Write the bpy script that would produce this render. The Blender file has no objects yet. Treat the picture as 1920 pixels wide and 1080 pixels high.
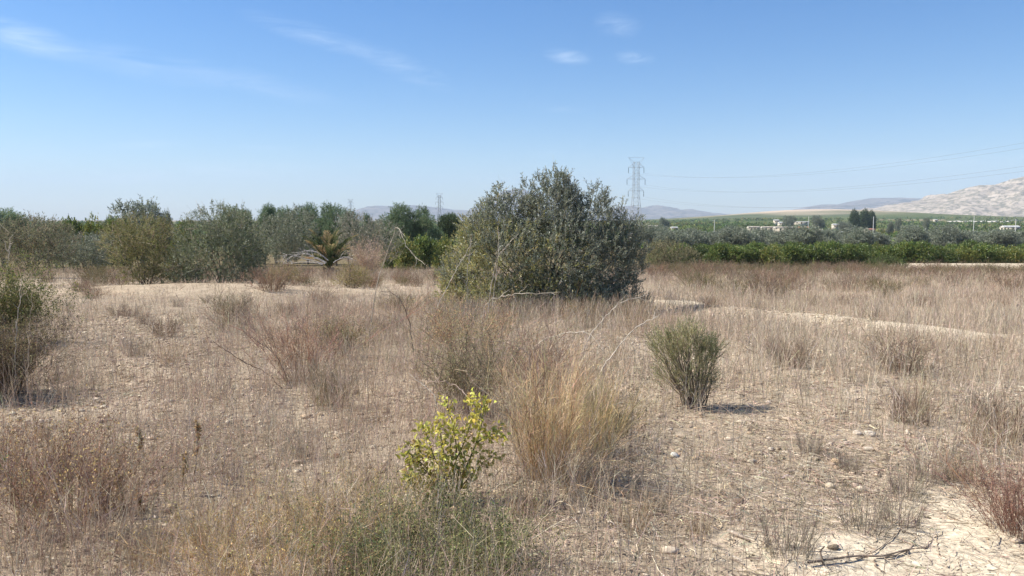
import bpy, math
import numpy as np
from mathutils import Vector

# ------------------------------------------------------------------ scene, camera numbers
C = bpy.context.scene.collection
SC = bpy.context.scene
F = 1478.0
PITCH = math.atan(128.0 / F)
CAMZ = 1.6
cp, sp = math.cos(PITCH), math.sin(PITCH)
FWD = np.array((0, cp, -sp)); UPV = np.array((0, sp, cp)); RGT = np.array((1.0, 0, 0))
PI = math.pi


def ray(u, v):
    return FWD + RGT * ((u - 960) / F) + UPV * ((540 - v) / F)


def at(u, v, y):
    """world point seen at pixel u, v of the photograph at ground distance y"""
    d = ray(u, v)
    return np.array((0, 0, CAMZ)) + d * (y / d[1])


# ------------------------------------------------------------------ noise, terrain height
def _h(ix, iy, seed):
    n = (ix.astype(np.int64) * 374761393 + iy.astype(np.int64) * 668265263 + seed * 1442695041) & 0xFFFFFFFF
    n = ((n ^ (n >> 13)) * 1274126177) & 0xFFFFFFFF
    n = (n ^ (n >> 16)) & 0xFFFFFF
    return n / float(0xFFFFFF)


def vn(x, y, s, seed=0):
    x = np.asarray(x, float) / s; y = np.asarray(y, float) / s
    ix = np.floor(x); iy = np.floor(y); fx = x - ix; fy = y - iy
    fx = fx * fx * (3 - 2 * fx); fy = fy * fy * (3 - 2 * fy)
    a = _h(ix, iy, seed); b = _h(ix + 1, iy, seed); c = _h(ix, iy + 1, seed); d = _h(ix + 1, iy + 1, seed)
    return (a + (b - a) * fx) * (1 - fy) + (c + (d - c) * fx) * fy


def fbm(x, y, s, seed=0, o=4):
    r = 0; a = .5
    for i in range(o):
        r = r + a * vn(x, y, s, seed + i * 17); s = s / 2.07; a *= .5
    return r / (1 - .5 ** o)


_ky = np.array([0, 5, 10, 17, 30, 50, 75, 92, 120, 150, 300, 600, 1000, 1500, 2500, 5000, 40000.])
_ks = np.array([0, 0, .12, .39, .97, 2.0, 3.35, 4.15, 5.1, 5.9, 7.8, 7.4, 4, -1, -9, -10, -10.])
_tx = np.linspace(0, math.log(40001), 1600)
_ts = np.interp(np.exp(_tx) - 1, _ky, _ks)
_k = np.hanning(41); _k /= _k.sum()
_ts = np.convolve(np.pad(_ts, 20, mode='edge'), _k, 'valid')


def sbase(y):
    return np.interp(np.log(np.maximum(y, 0) + 1), _tx, _ts)


def polydist(x, y, pts):
    d = np.full(np.shape(x), 1e9)
    for (x0, y0), (x1, y1) in zip(pts[:-1], pts[1:]):
        dx, dy = x1 - x0, y1 - y0
        t = np.clip(((x - x0) * dx + (y - y0) * dy) / (dx * dx + dy * dy), 0, 1)
        d = np.minimum(d, np.hypot(x - x0 - t * dx, y - y0 - t * dy))
    return d


def ground0(u, v):
    """pixel -> point on the smooth base terrain"""
    d = ray(u, v)
    t = 1.5
    while t < 30000:
        p = np.array((0, 0, CAMZ)) + d * t
        if p[2] <= -sbase(p[1]):
            break
        t *= 1.004
    return p


_berm = [tuple(ground0(u, v)[:2]) for u, v in
         ((1185, 572), (1290, 574), (1330, 584), (1420, 594), (1560, 610), (1700, 629), (1760, 636), (1850, 648), (1990, 655))]
_pale = [(*ground0(1280, 575)[:2], 1.0), (*ground0(1735, 633)[:2], 1.1), (*ground0(1790, 640)[:2], .8)]
_sandpoly = [tuple(ground0(u, v)[:2]) for u, v in ((1840, 960), (1760, 1010), (1590, 1085), (1700, 1180), (1900, 1100))]


def H(x, y):
    x = np.asarray(x, float); y = np.asarray(y, float)
    z = -sbase(y)
    near = np.clip(1 - y / 90, 0, 1)
    z = z + near * ((fbm(x, y, 6, 3) - .5) * .22 + (vn(x, y, 1.1, 9) - .5) * .05)
    z = z + np.clip(1 - y / 14, 0, 1) * ((vn(x, y, .33, 5) - .5) * .035 + (vn(x, y, .12, 6) - .5) * .016)
    # low earth bank on the right
    z = z + .16 * np.exp(-(polydist(x, y, _berm) / .55) ** 2)
    # stony mound on the left in front of the bushes
    z = z + .30 * np.exp(-((x + 10.0) / 5.0) ** 2 - ((y - 25.5) / 1.9) ** 2)
    z = z + .75 * np.exp(-((y - 84.5) / 3.2) ** 2) * np.clip((x - 37) / 4, 0, 1)
    # far pale plateau and rising plain
    far = np.clip((y - 400) / 2000, 0, 1)
    left = np.clip((.36 - x / np.maximum(y, 1)) / .30, 0, 1); left = left * left * (3 - 2 * left)
    z = z - left * np.clip((y - 600) / 1900, 0, 1) * 14
    z = z + far * (27 * np.exp(-((x - 980) / 330) ** 2 - ((y - 2500) / 600) ** 2) + (fbm(x, y, 500, 21) - .5) * 7)
    return z


def G(u, v):
    """pixel -> point on the real ground"""
    d = ray(u, v); t = 1.5
    while t < 20000:
        p = np.array((0, 0, CAMZ)) + d * t
        if p[2] <= H(p[0], p[1]):
            return p
        t *= 1.003
    return p


def on_ground(x, y):
    return np.array((x, y, float(H(x, y))))


def base_at(u, y):
    """ground point at pixel column u and distance y"""
    return on_ground((u - 960) / F * y / cp, y)


def bare(x, y):
    """1 where the soil is bare of plants"""
    d1 = polydist(x, y, _berm)
    b = np.clip(1.05 - d1 / .42 + (vn(x, y, 1.4, 40) - .66) * 2.4, 0, 1)
    wt = np.minimum(1, sum(np.exp(-((x - cx) ** 2 + (y - cy) ** 2) / rr ** 2) for cx, cy, rr in _pale))
    b = np.clip(b * .75 + (wt * 1.3 - .15) * np.clip(1.4 - d1 / .45, 0, 1), 0, 1)
    b2 = np.clip(1.0 - polydist(x, y, _sandpoly) / .68 + (vn(x, y, .4, 41) - .5) * .8, 0, 1) * 1.0
    b = np.maximum(b, b2)
    # sandy track at the far right edge of the field
    d3 = np.abs(y - 82.5 - (x - 38) * .03)
    b = np.maximum(b, np.clip(1.5 - d3 / 3.4, 0, 1) * np.clip((x - 37.5) / 3, 0, 1))
    # pale patches on the left
    for (cx, cy, rx, ry) in ((-25.5, 44, 3.6, 2.6), (-20.5, 43, 2.6, 2.4)):
        b = np.maximum(b, np.clip(1.4 - np.hypot((x - cx) / rx, (y - cy) / ry) + (vn(x, y, 1.0, 44) - .5) * .7, 0, 1))
    return b


# ------------------------------------------------------------------ mesh builder
class MB:
    def __init__(s):
        s.V = []; s.T = []; s.n = 0

    def add(s, V, Fc, col):
        V = np.asarray(V, np.float32).reshape(-1, 3); Fc = np.asarray(Fc, np.int64)
        col = np.asarray(col, np.float32)
        if col.ndim == 1:
            col = np.repeat(col[None], len(Fc), 0)
        s.V.append(V); s.T.append((Fc + s.n, col)); s.n += len(V)

    def build(s, name, mat, parent=None, smooth=False, bank=None):
        V = np.concatenate(s.V)
        off = np.array(parent.location) if parent is not None and not parent.get('_local') else np.zeros(3)
        V = (V - off).astype(np.float32)
        me = bpy.data.meshes.new(name)
        me.vertices.add(len(V)); me.vertices.foreach_set('co', V.ravel())
        loops = np.concatenate([f.ravel() for f, c in s.T]).astype(np.int32)
        sizes = np.concatenate([np.full(len(f), f.shape[1], np.int32) for f, c in s.T])
        cols = np.concatenate([c for f, c in s.T])
        me.loops.add(len(loops)); me.loops.foreach_set('vertex_index', loops)
        me.polygons.add(len(sizes))
        st = np.zeros(len(sizes), np.int32); st[1:] = np.cumsum(sizes)[:-1]
        me.polygons.foreach_set('loop_start', st)
        if smooth:
            me.polygons.foreach_set('use_smooth', np.ones(len(sizes), bool))
        a = me.attributes.new('col', 'FLOAT_COLOR', 'FACE')
        c4 = np.ones((len(cols), 4), np.float32); c4[:, :3] = np.clip(cols, 0, 1)
        a.data.foreach_set('color', c4.ravel())
        me.materials.append(mat)
        me.update()
        o = bpy.data.objects.new(name, me); C.objects.link(o)
        if parent is not None:
            o.parent = parent
        return o


def nrm(a):
    return a / np.maximum(np.linalg.norm(a, axis=-1, keepdims=True), 1e-9)


def rdir(rng, n):
    return nrm(rng.normal(size=(n, 3)))


def perp(rng, d):
    return nrm(np.cross(d, rdir(rng, len(d))))


def cvar(rng, n, base, var=.25, hue=.06):
    base = np.asarray(base, float)
    if base.ndim == 1:
        base = np.repeat(base[None], n, 0)
    return base * np.exp(rng.normal(size=(n, 1)) * var) * np.exp(rng.normal(size=(n, 3)) * hue)


def pick(rng, n, cols, w=None):
    cols = np.asarray(cols, float)
    return cols[rng.choice(len(cols), n, p=w)]


def ribbons(mb, rng, P, w0, w1, col):
    """P (N,K,3) polylines -> flat tapered blades facing random ways"""
    N, K, _ = P.shape
    d = nrm(P[:, -1] - P[:, 0])
    s = perp(rng, d)
    t = np.linspace(0, 1, K)[None, :, None]
    w0 = np.broadcast_to(np.asarray(w0, float), (N,))[:, None, None]; w1 = np.broadcast_to(np.asarray(w1, float), (N,))[:, None, None]
    w = w0 + (w1 - w0) * t
    L = P - s[:, None] * w * .5; R = P + s[:, None] * w * .5
    V = np.stack([L, R], 2).reshape(-1, 3)
    b = np.arange(N)[:, None] * (2 * K) + np.arange(K - 1)[None] * 2
    Fc = np.stack([b, b + 1, b + 3, b + 2], -1).reshape(-1, 4)
    mb.add(V, Fc, np.repeat(col, K - 1, 0))


def tube(mb, pts, r0, r1, col, k=6, rng=None):
    pts = np.asarray(pts, float); n = len(pts)
    rs = np.linspace(r0, r1, n) if np.ndim(r0) == 0 else np.asarray(r0)
    t = nrm(np.gradient(pts, axis=0))
    a = np.array((1., .13, .2)); a = a if abs(t[0] @ a) < .9 else np.array((0, 1., .2))
    V = []
    for i in range(n):
        a = nrm(a - t[i] * (a @ t[i])); b = np.cross(t[i], a)
        th = np.arange(k) / k * 2 * PI
        V.append(pts[i] + rs[i] * (np.cos(th)[:, None] * a + np.sin(th)[:, None] * b))
    V = np.concatenate(V)
    i, j = np.meshgrid(np.arange(n - 1), np.arange(k), indexing='ij')
    Fc = np.stack([i * k + j, i * k + (j + 1) % k, (i + 1) * k + (j + 1) % k, (i + 1) * k + j], -1).reshape(-1, 4)
    mb.add(V, Fc, np.asarray(col, float))
    mb.add(V[-k:], np.arange(k)[None], np.asarray(col, float))


def wob(rng, p0, p1, n=6, amp=.06):
    """wandering polyline between two points"""
    p0 = np.asarray(p0, float); p1 = np.asarray(p1, float)
    t = np.linspace(0, 1, n)[:, None]
    L = np.linalg.norm(p1 - p0)
    P = p0 + (p1 - p0) * t
    w = np.cumsum(rng.normal(size=(n, 3)), 0); w -= t * w[-1]; w *= np.sin(t * PI) ** .5
    return P + w * amp * L / n ** .5


def smoothline(pts, n=24):
    """Catmull-Rom through points"""
    p = np.asarray(pts, float); p = np.vstack([2 * p[0] - p[1], p, 2 * p[-1] - p[-2]])
    out = []
    m = len(p) - 3
    for q in np.linspace(0, m - 1e-6, n):
        i = int(q); t = q - i; a, b, c, d = p[i:i + 4]
        out.append(.5 * (2 * b + (c - a) * t + (2 * a - 5 * b + 4 * c - d) * t * t + (3 * b - a - 3 * c + d) * t ** 3))
    return np.array(out)


def leaves(mb, rng, P, D, ll, lw, col, fold=False):
    N = len(P)
    s = perp(rng, D)
    ll = np.broadcast_to(ll, (N,))[:, None]; lw = np.broadcast_to(lw, (N,))[:, None]
    if not fold:
        V = np.stack([P, P + D * ll * .45 - s * lw * .5, P + D * ll, P + D * ll * .45 + s * lw * .5], 1).reshape(-1, 3)
        mb.add(V, np.arange(N * 4).reshape(N, 4), col)
    else:                                                   # keeled, drooping leaf of six faces
        up = nrm(np.cross(s, D)); up = up * np.where(up[:, 2:] < 0, -1, 1)
        m1 = P + D * ll * .35 + up * ll * .05; m2 = P + D * ll * .7 + up * ll * .02; tip = P + D * ll - up * ll * .12
        a1 = m1 - s * lw * .5 + up * lw * .22; b1 = m1 + s * lw * .5 + up * lw * .22
        a2 = m2 - s * lw * .38 + up * lw * .16; b2 = m2 + s * lw * .38 + up * lw * .16
        V = np.stack([P, m1, m2, tip, a1, a2, b1, b2], 1).reshape(-1, 3)
        o = np.arange(N)[:, None] * 8
        T = np.concatenate([o + np.array(x) for x in ((0, 1, 4), (0, 6, 1), (2, 3, 5), (2, 7, 3))], 0)
        Q = np.concatenate([o + np.array(x) for x in ((1, 2, 5, 4), (1, 6, 7, 2))], 0)
        mb.add(V, T, np.tile(col, (4, 1))); mb.n -= len(V)
        mb.V.pop(); mb.add(V, Q, np.tile(col, (2, 1)))


def sprigs(mb, rng, P, D, L, nl, ll, lw, col, spread=.75, var=.18, twigcol=None, tw=.004, fold=False, gap=0.0):
    N = len(P)
    L = np.broadcast_to(L, (N,))
    t = (np.arange(nl) + rng.random((N, nl))) / nl
    t = gap + (1 - gap) * t
    Q = P[:, None] + D[:, None] * (L[:, None] * t)[..., None]
    r = rdir(rng, N * nl).reshape(N, nl, 3)
    ld = nrm(D[:, None] * (1 - spread * .5) + r * spread)
    c = cvar(rng, N * nl, np.repeat(col, nl, 0), var, .05)
    l = ll * rng.uniform(.65, 1.2, N * nl)
    leaves(mb, rng, Q.reshape(-1, 3), ld.reshape(-1, 3), l, lw * l / ll, c, fold)
    if twigcol is not None:
        ribbons(mb, rng, np.stack([P, P + D * L[:, None]], 1), tw, tw * .5, cvar(rng, N, twigcol, .15))


def in_lobes(rng, lobes, n, shell=.55):
    """lobes: list of (centre, radii). points through their union, denser outward; returns P, outward"""
    c = np.array([l[0] for l in lobes], float); r = np.array([l[1] for l in lobes], float)
    w = (r[:, 0] * r[:, 2] + r[:, 0] * r[:, 1] + r[:, 1] * r[:, 2]); w /= w.sum()
    k = rng.choice(len(lobes), n, p=w)
    d = rdir(rng, n)
    rr = shell + (1 - shell) * rng.random(n) ** .7
    deep = rng.random(n) < .22
    rr = np.where(deep, rng.random(n) ** .5 * .8, rr)
    return c[k] + d * r[k] * rr[:, None], nrm(d / r[k]), k


# ------------------------------------------------------------------ materials
def nodes(name):
    m = bpy.data.materials.new(name); m.use_nodes = True
    nt = m.node_tree; nt.nodes.clear()
    return m, nt, nt.nodes.new('ShaderNodeOutputMaterial')


def nd(nt, t, **kw):
    n = nt.nodes.new(t)
    for k, v in kw.items():
        if k.startswith('i_'):
            n.inputs[int(k[2:]) if k[2:].isdigit() else k[2:]].default_value = v
        else:
            setattr(n, k, v)
    return n


def leaf_mat(name, trans=.3, gloss=.0, back=None, rough=.5, k=1.0):
    m, nt, out = nodes(name)
    at_ = nd(nt, 'ShaderNodeAttribute', attribute_name='col')
    sc_ = nd(nt, 'ShaderNodeVectorMath', operation='SCALE'); sc_.inputs['Scale'].default_value = k
    nt.links.new(at_.outputs['Color'], sc_.inputs[0]); colr = sc_.outputs[0]
    if back:                                                # paler underside of the leaf
        g = nd(nt, 'ShaderNodeNewGeometry')
        mx = nd(nt, 'ShaderNodeMix', data_type='RGBA')
        mx.inputs['B'].default_value = (*back, 1)
        mul = nd(nt, 'ShaderNodeMath', operation='MULTIPLY'); mul.inputs[1].default_value = .6
        nt.links.new(g.outputs['Backfacing'], mul.inputs[0]); nt.links.new(mul.outputs[0], mx.inputs['Factor'])
        nt.links.new(colr, mx.inputs['A']); colr = mx.outputs['Result']
    d = nd(nt, 'ShaderNodeBsdfDiffuse'); nt.links.new(colr, d.inputs['Color'])
    sh = d.outputs[0]
    if trans:
        t = nd(nt, 'ShaderNodeBsdfTranslucent'); nt.links.new(colr, t.inputs['Color'])
        mx = nd(nt, 'ShaderNodeMixShader'); mx.inputs[0].default_value = trans
        nt.links.new(sh, mx.inputs[1]); nt.links.new(t.outputs[0], mx.inputs[2]); sh = mx.outputs[0]
    if gloss:
        gl = nd(nt, 'ShaderNodeBsdfGlossy'); gl.inputs['Roughness'].default_value = rough
        gl.inputs['Color'].default_value = (.9, .95, 1, 1)
        mx = nd(nt, 'ShaderNodeMixShader'); mx.inputs[0].default_value = gloss
        nt.links.new(sh, mx.inputs[1]); nt.links.new(gl.outputs[0], mx.inputs[2]); sh = mx.outputs[0]
    nt.links.new(sh, out.inputs[0])
    return m


def noise_mat(name, c1, c2, scale, rough=.9, bump=.0, detail=5, attr=False):
    m, nt, out = nodes(name)
    tc = nd(nt, 'ShaderNodeTexCoord')
    n = nd(nt, 'ShaderNodeTexNoise'); n.inputs['Scale'].default_value = scale; n.inputs['Detail'].default_value = detail
    nt.links.new(tc.outputs['Object'], n.inputs['Vector'])
    r = nd(nt, 'ShaderNodeValToRGB')
    r.color_ramp.elements[0].position = .3; r.color_ramp.elements[1].position = .7
    r.color_ramp.elements[0].color = (*c1, 1); r.color_ramp.elements[1].color = (*c2, 1)
    nt.links.new(n.outputs['Fac'], r.inputs[0])
    colr = r.outputs[0]
    if attr:
        a = nd(nt, 'ShaderNodeAttribute', attribute_name='col')
        mx = nd(nt, 'ShaderNodeMix', data_type='RGBA', blend_type='MULTIPLY'); mx.inputs['Factor'].default_value = 1
        nt.links.new(a.outputs['Color'], mx.inputs['A']); nt.links.new(colr, mx.inputs['B']); colr = mx.outputs['Result']
    b = nd(nt, 'ShaderNodeBsdfPrincipled'); b.inputs['Roughness'].default_value = rough
    b.inputs['Specular IOR Level'].default_value = .2
    nt.links.new(colr, b.inputs['Base Color'])
    if bump:
        bp = nd(nt, 'ShaderNodeBump'); bp.inputs['Strength'].default_value = bump; bp.inputs['Distance'].default_value = .02
        nt.links.new(n.outputs['Fac'], bp.inputs['Height']); nt.links.new(bp.outputs[0], b.inputs['Normal'])
    nt.links.new(b.outputs[0], out.inputs[0])
    return m


M = {}
M['dry'] = leaf_mat('dry_stem', .22)
M['olive'] = leaf_mat('olive_leaf', .3, .03, (.25, .265, .20), .5, 1.7)
M['leaf'] = leaf_mat('green_leaf', .35, .0, k=1.5)
M['citrus'] = leaf_mat('citrus_leaf', .4, .03, None, .45, 1.45)
M['pine'] = leaf_mat('pine_needles', .3, k=2.0)
M['palm'] = leaf_mat('palm_leaf', .3, k=1.25)
M['bark'] = noise_mat('bark', (.5, .5, .5), (1.3, 1.3, 1.3), 14, .95, .4, attr=True)
M['stone'] = noise_mat('limestone', (.62, .6, .58), (1.15, 1.12, 1.08), 30, .95, .5, attr=True)
M['steel'] = noise_mat('galvanised_steel', (.34, .35, .36), (.42, .43, .44), .5, .6)
M['plaster'] = noise_mat('plaster', (.62, .6, .55), (.74, .71, .66), .6, .9, attr=True)
M['tile'] = noise_mat('roof_tile', (.5, .5, .5), (1.1, 1.1, 1.1), 1.2, .9, attr=True)
M['glass'] = noise_mat('window_dark', (.03, .035, .04), (.05, .055, .06), .5, .2)
M['wire'] = noise_mat('aluminium_wire', (.16, .16, .17), (.22, .22, .23), 1, .5)

# ground
m, nt, out = nodes('dry_soil'); M['soil'] = m
geo = nd(nt, 'ShaderNodeNewGeometry'); att = nd(nt, 'ShaderNodeAttribute', attribute_name='pcol')
n1 = nd(nt, 'ShaderNodeTexNoise'); n1.inputs['Scale'].default_value = 2.2; n1.inputs['Detail'].default_value = 9; n1.inputs['Roughness'].default_value = .7
n2 = nd(nt, 'ShaderNodeTexNoise'); n2.inputs['Scale'].default_value = 26; n2.inputs['Detail'].default_value = 6; n2.inputs['Roughness'].default_value = .72
vo = nd(nt, 'ShaderNodeTexVoronoi'); vo.inputs['Scale'].default_value = 24; vo.inputs['Randomness'].default_value = 1
for q in (n1, n2, vo):
    nt.links.new(geo.outputs['Position'], q.inputs['Vector'])
r1 = nd(nt, 'ShaderNodeMapRange'); r1.inputs[1].default_value = .3; r1.inputs[2].default_value = .7; r1.inputs[3].default_value = .74; r1.inputs[4].default_value = 1.2
r2 = nd(nt, 'ShaderNodeMapRange'); r2.inputs[1].default_value = .33; r2.inputs[2].default_value = .67; r2.inputs[3].default_value = .5; r2.inputs[4].default_value = 1.34
nt.links.new(n1.outputs['Fac'], r1.inputs[0]); nt.links.new(n2.outputs['Fac'], r2.inputs[0])
mu = nd(nt, 'ShaderNodeMath', operation='MULTIPLY'); nt.links.new(r1.outputs[0], mu.inputs[0]); nt.links.new(r2.outputs[0], mu.inputs[1])
# pale stone chips: the small cells near their centre
st1 = nd(nt, 'ShaderNodeMapRange'); st1.inputs[1].default_value = .38; st1.inputs[2].default_value = .3; st1.inputs[3].default_value = 0; st1.inputs[4].default_value = 1
nt.links.new(vo.outputs['Distance'], st1.inputs[0])
sx = nd(nt, 'ShaderNodeSeparateColor'); nt.links.new(vo.outputs['Color'], sx.inputs[0])
gt = nd(nt, 'ShaderNodeMath', operation='GREATER_THAN'); gt.inputs[1].default_value = .72; nt.links.new(sx.outputs[0], gt.inputs[0])
sm = nd(nt, 'ShaderNodeMath', operation='MULTIPLY'); nt.links.new(st1.outputs[0], sm.inputs[0]); nt.links.new(gt.outputs[0], sm.inputs[1])
asep = nd(nt, 'ShaderNodeMath', operation='MULTIPLY'); nt.links.new(att.outputs['Alpha'], asep.inputs[0]); nt.links.new(sm.outputs[0], asep.inputs[1])
vm = nd(nt, 'ShaderNodeVectorMath', operation='SCALE'); nt.links.new(att.outputs['Color'], vm.inputs[0]); nt.links.new(mu.outputs[0], vm.inputs['Scale'])
mx = nd(nt, 'ShaderNodeMix', data_type='RGBA'); mx.inputs['B'].default_value = (.56, .49, .38, 1)
nt.links.new(asep.outputs[0], mx.inputs['Factor']); nt.links.new(vm.outputs[0], mx.inputs['A'])
b = nd(nt, 'ShaderNodeBsdfDiffuse'); nt.links.new(mx.outputs['Result'], b.inputs['Color'])
ad = nd(nt, 'ShaderNodeMath', operation='ADD'); nt.links.new(n2.outputs['Fac'], ad.inputs[0]); nt.links.new(sm.outputs[0], ad.inputs[1])
bp = nd(nt, 'ShaderNodeBump'); bp.inputs['Strength'].default_value = .8; bp.inputs['Distance'].default_value = .02
nt.links.new(ad.outputs[0], bp.inputs['Height']); nt.links.new(bp.outputs[0], b.inputs['Normal'])
nt.links.new(b.outputs[0], out.inputs[0])


# mountains: pale rock with scrub in blotches and gullies
def rock_mat(name, rock1, rock2, scrub, scale):
    m, nt, out = nodes(name)
    geo = nd(nt, 'ShaderNodeNewGeometry')
    n1 = nd(nt, 'ShaderNodeTexNoise'); n1.inputs['Scale'].default_value = scale; n1.inputs['Detail'].default_value = 10; n1.inputs['Roughness'].default_value = .68
    n2 = nd(nt, 'ShaderNodeTexNoise'); n2.inputs['Scale'].default_value = scale * 3.1; n2.inputs['Detail'].default_value = 8; n2.inputs['Roughness'].default_value = .7
    for q in (n1, n2):
        nt.links.new(geo.outputs['Position'], q.inputs['Vector'])
    r = nd(nt, 'ShaderNodeValToRGB'); e = r.color_ramp.elements
    e[0].position = .38; e[1].position = .62; e[0].color = (*rock1, 1); e[1].color = (*rock2, 1)
    nt.links.new(n1.outputs['Fac'], r.inputs[0])
    r2 = nd(nt, 'ShaderNodeMapRange'); r2.inputs[1].default_value = .47; r2.inputs[2].default_value = .56
    nt.links.new(n2.outputs['Fac'], r2.inputs[0])
    mx = nd(nt, 'ShaderNodeMix', data_type='RGBA'); mx.inputs['B'].default_value = (*scrub, 1)
    nt.links.new(r2.outputs[0], mx.inputs['Factor']); nt.links.new(r.outputs[0], mx.inputs['A'])
    b = nd(nt, 'ShaderNodeBsdfDiffuse'); nt.links.new(mx.outputs['Result'], b.inputs['Color'])
    nt.links.new(b.outputs[0], out.inputs[0])
    return m


M['rock'] = rock_mat('mountain_rock', (.29, .245, .195), (.41, .35, .28), (.165, .15, .11), .012)
M['hill'] = rock_mat('hill_scrub', (.12, .105, .085), (.2, .17, .14), (.07, .065, .05), .004)


# ------------------------------------------------------------------ object helpers
def tag(o, label=None, cat=None, group=None, kind=None):
    if label: o['label'] = label
    if cat: o['category'] = cat
    if group: o['group'] = group
    if kind: o['kind'] = kind
    return o


def thing(name, label, cat, loc, group=None):
    o = bpy.data.objects.new(name, None); C.objects.link(o)
    o.location = [float(x) for x in loc]; o.empty_display_size = .2
    return tag(o, label, cat, group)


def dup(root, loc, rz=0, sc=1, label=None, group=None):
    r = root.copy(); C.objects.link(r)
    r.location = [float(x) for x in loc]; r.rotation_euler = (0, 0, rz)
    r.scale = (sc, sc, sc) if np.ndim(sc) == 0 else tuple(float(q) for q in sc)
    if label: r['label'] = label
    if group: r['group'] = group
    for ch in root.children:
        c = ch.copy(); C.objects.link(c); c.parent = r
        for g in ch.children:
            d = g.copy(); C.objects.link(d); d.parent = c
    return r


def single(mb, name, mat, loc, label, cat, group=None, smooth=False):
    """one-mesh thing whose origin stands at loc"""
    tmp = bpy.data.objects.new('tmp', None); tmp.location = [float(x) for x in loc]
    o = mb.build(name, mat, None, smooth)
    me = o.data
    co = np.empty(len(me.vertices) * 3, np.float32); me.vertices.foreach_get('co', co)
    co = co.reshape(-1, 3) - np.asarray(loc, np.float32); me.vertices.foreach_set('co', co.ravel()); me.update()
    o.location = [float(x) for x in loc]
    bpy.data.objects.remove(tmp)
    return tag(o, label, cat, group)


# ------------------------------------------------------------------ ground sheet
def ground():
    a = np.concatenate([np.radians(np.arange(-180, -48, 6.0)), np.radians(np.arange(-48, 48, .2)), np.radians(np.arange(48, 180, 6.0))])
    rr = [0.0, .6, 1.2]
    r = 1.8
    while r < 15000:
        rr.append(r); r += max(.03, r * .0125 if r < 120 else r * .022)
    rr = np.array(rr[1:])
    A, R = np.meshgrid(a, rr)
    X = R * np.sin(A); Y = R * np.cos(A); Z = H(X, Y)
    na, nr = len(a), len(rr)
    V = np.stack([X, Y, Z], -1).reshape(-1, 3)
    V = np.vstack([V, [[0, 0, float(H(0, 0))]]])
    i, j = np.meshgrid(np.arange(nr - 1), np.arange(na), indexing='ij')
    j2 = (j + 1) % na
    Fc = np.stack([i * na + j, i * na + j2, (i + 1) * na + j2, (i + 1) * na + j], -1).reshape(-1, 4)[:, ::-1]
    T = np.stack([np.full(na, len(V) - 1), (np.arange(na) + 1) % na, np.arange(na)], -1)[:, ::-1]
    mb = MB(); mb.add(V, Fc, (1, 1, 1.)); mb.T.append((T, np.ones((na, 3), np.float32)))
    o = mb.build('ground', M['soil'], None, True)
    o['kind'] = 'structure'
    x, y = V[:, 0], V[:, 1]
    d = np.hypot(x, y)
    soil = np.array((.46, .38, .28)); litter = np.array((.36, .292, .215)); sand = np.array((.62, .53, .395)); ochre = np.array((.45, .345, .235))
    f = np.clip(fbm(x, y, 2.6, 60) * 2.2 - .6, 0, 1)[:, None]
    c = soil * (1 - f) + litter * f
    f2 = np.clip(fbm(x, y, 1.3, 61) * 3 - 1.7, 0, 1)[:, None]
    c = c * (1 - .6 * f2) + ochre * .6 * f2
    bm = bare(x, y)[:, None]
    c = c * (1 - bm) + sand * bm
    # orchard floor and far plain: earth under crops, fields of their own colour
    fo = np.clip((y - 87) / 3, 0, 1)[:, None]
    orch = np.array((.17, .14, .085))
    cell = _h(np.floor((x + .25 * y) / np.maximum(60, d * .07)), np.floor(np.log(np.maximum(d, 60)) * 8), 77)
    far = np.clip((d - 230) / 60, 0, 1)[:, None]
    fields = np.array([(.085, .105, .04), (.10, .12, .045), (.07, .095, .035), (.12, .125, .05), (.23, .19, .12), (.09, .11, .05)])
    fc = fields[np.clip((cell * len(fields)).astype(int), 0, len(fields) - 1)]
    fc = fc * (.8 + .4 * fbm(x, y, 40, 78)[:, None])
    oc = orch * (1 - far) + fc * far
    # pale quarry plateau on the far rise
    q = np.clip(1.3 - np.hypot((x - 1000) / 420, (y - 2450) / 330) + (fbm(x, y, 160, 79) - .5) * 1.2, 0, 1)[:, None]
    oc = oc * (1 - q) + np.array((.50, .40, .30)) * q
    vf = np.clip((d - 2700) / 500, 0, 1)[:, None]
    oc = oc * (1 - vf) + np.array((.30, .25, .19)) * vf
    c = c * (1 - fo) + oc * fo
    me = o.data
    at_ = me.attributes.new('pcol', 'FLOAT_COLOR', 'POINT')
    c4 = np.ones((len(V), 4), np.float32); c4[:, :3] = c
    c4[:, 3] = np.clip(1 - y / 60, 0, 1) * np.clip(1 - bm[:, 0] * .9, 0, 1)
    at_.data.foreach_set('color', c4.ravel())


ground()

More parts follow.
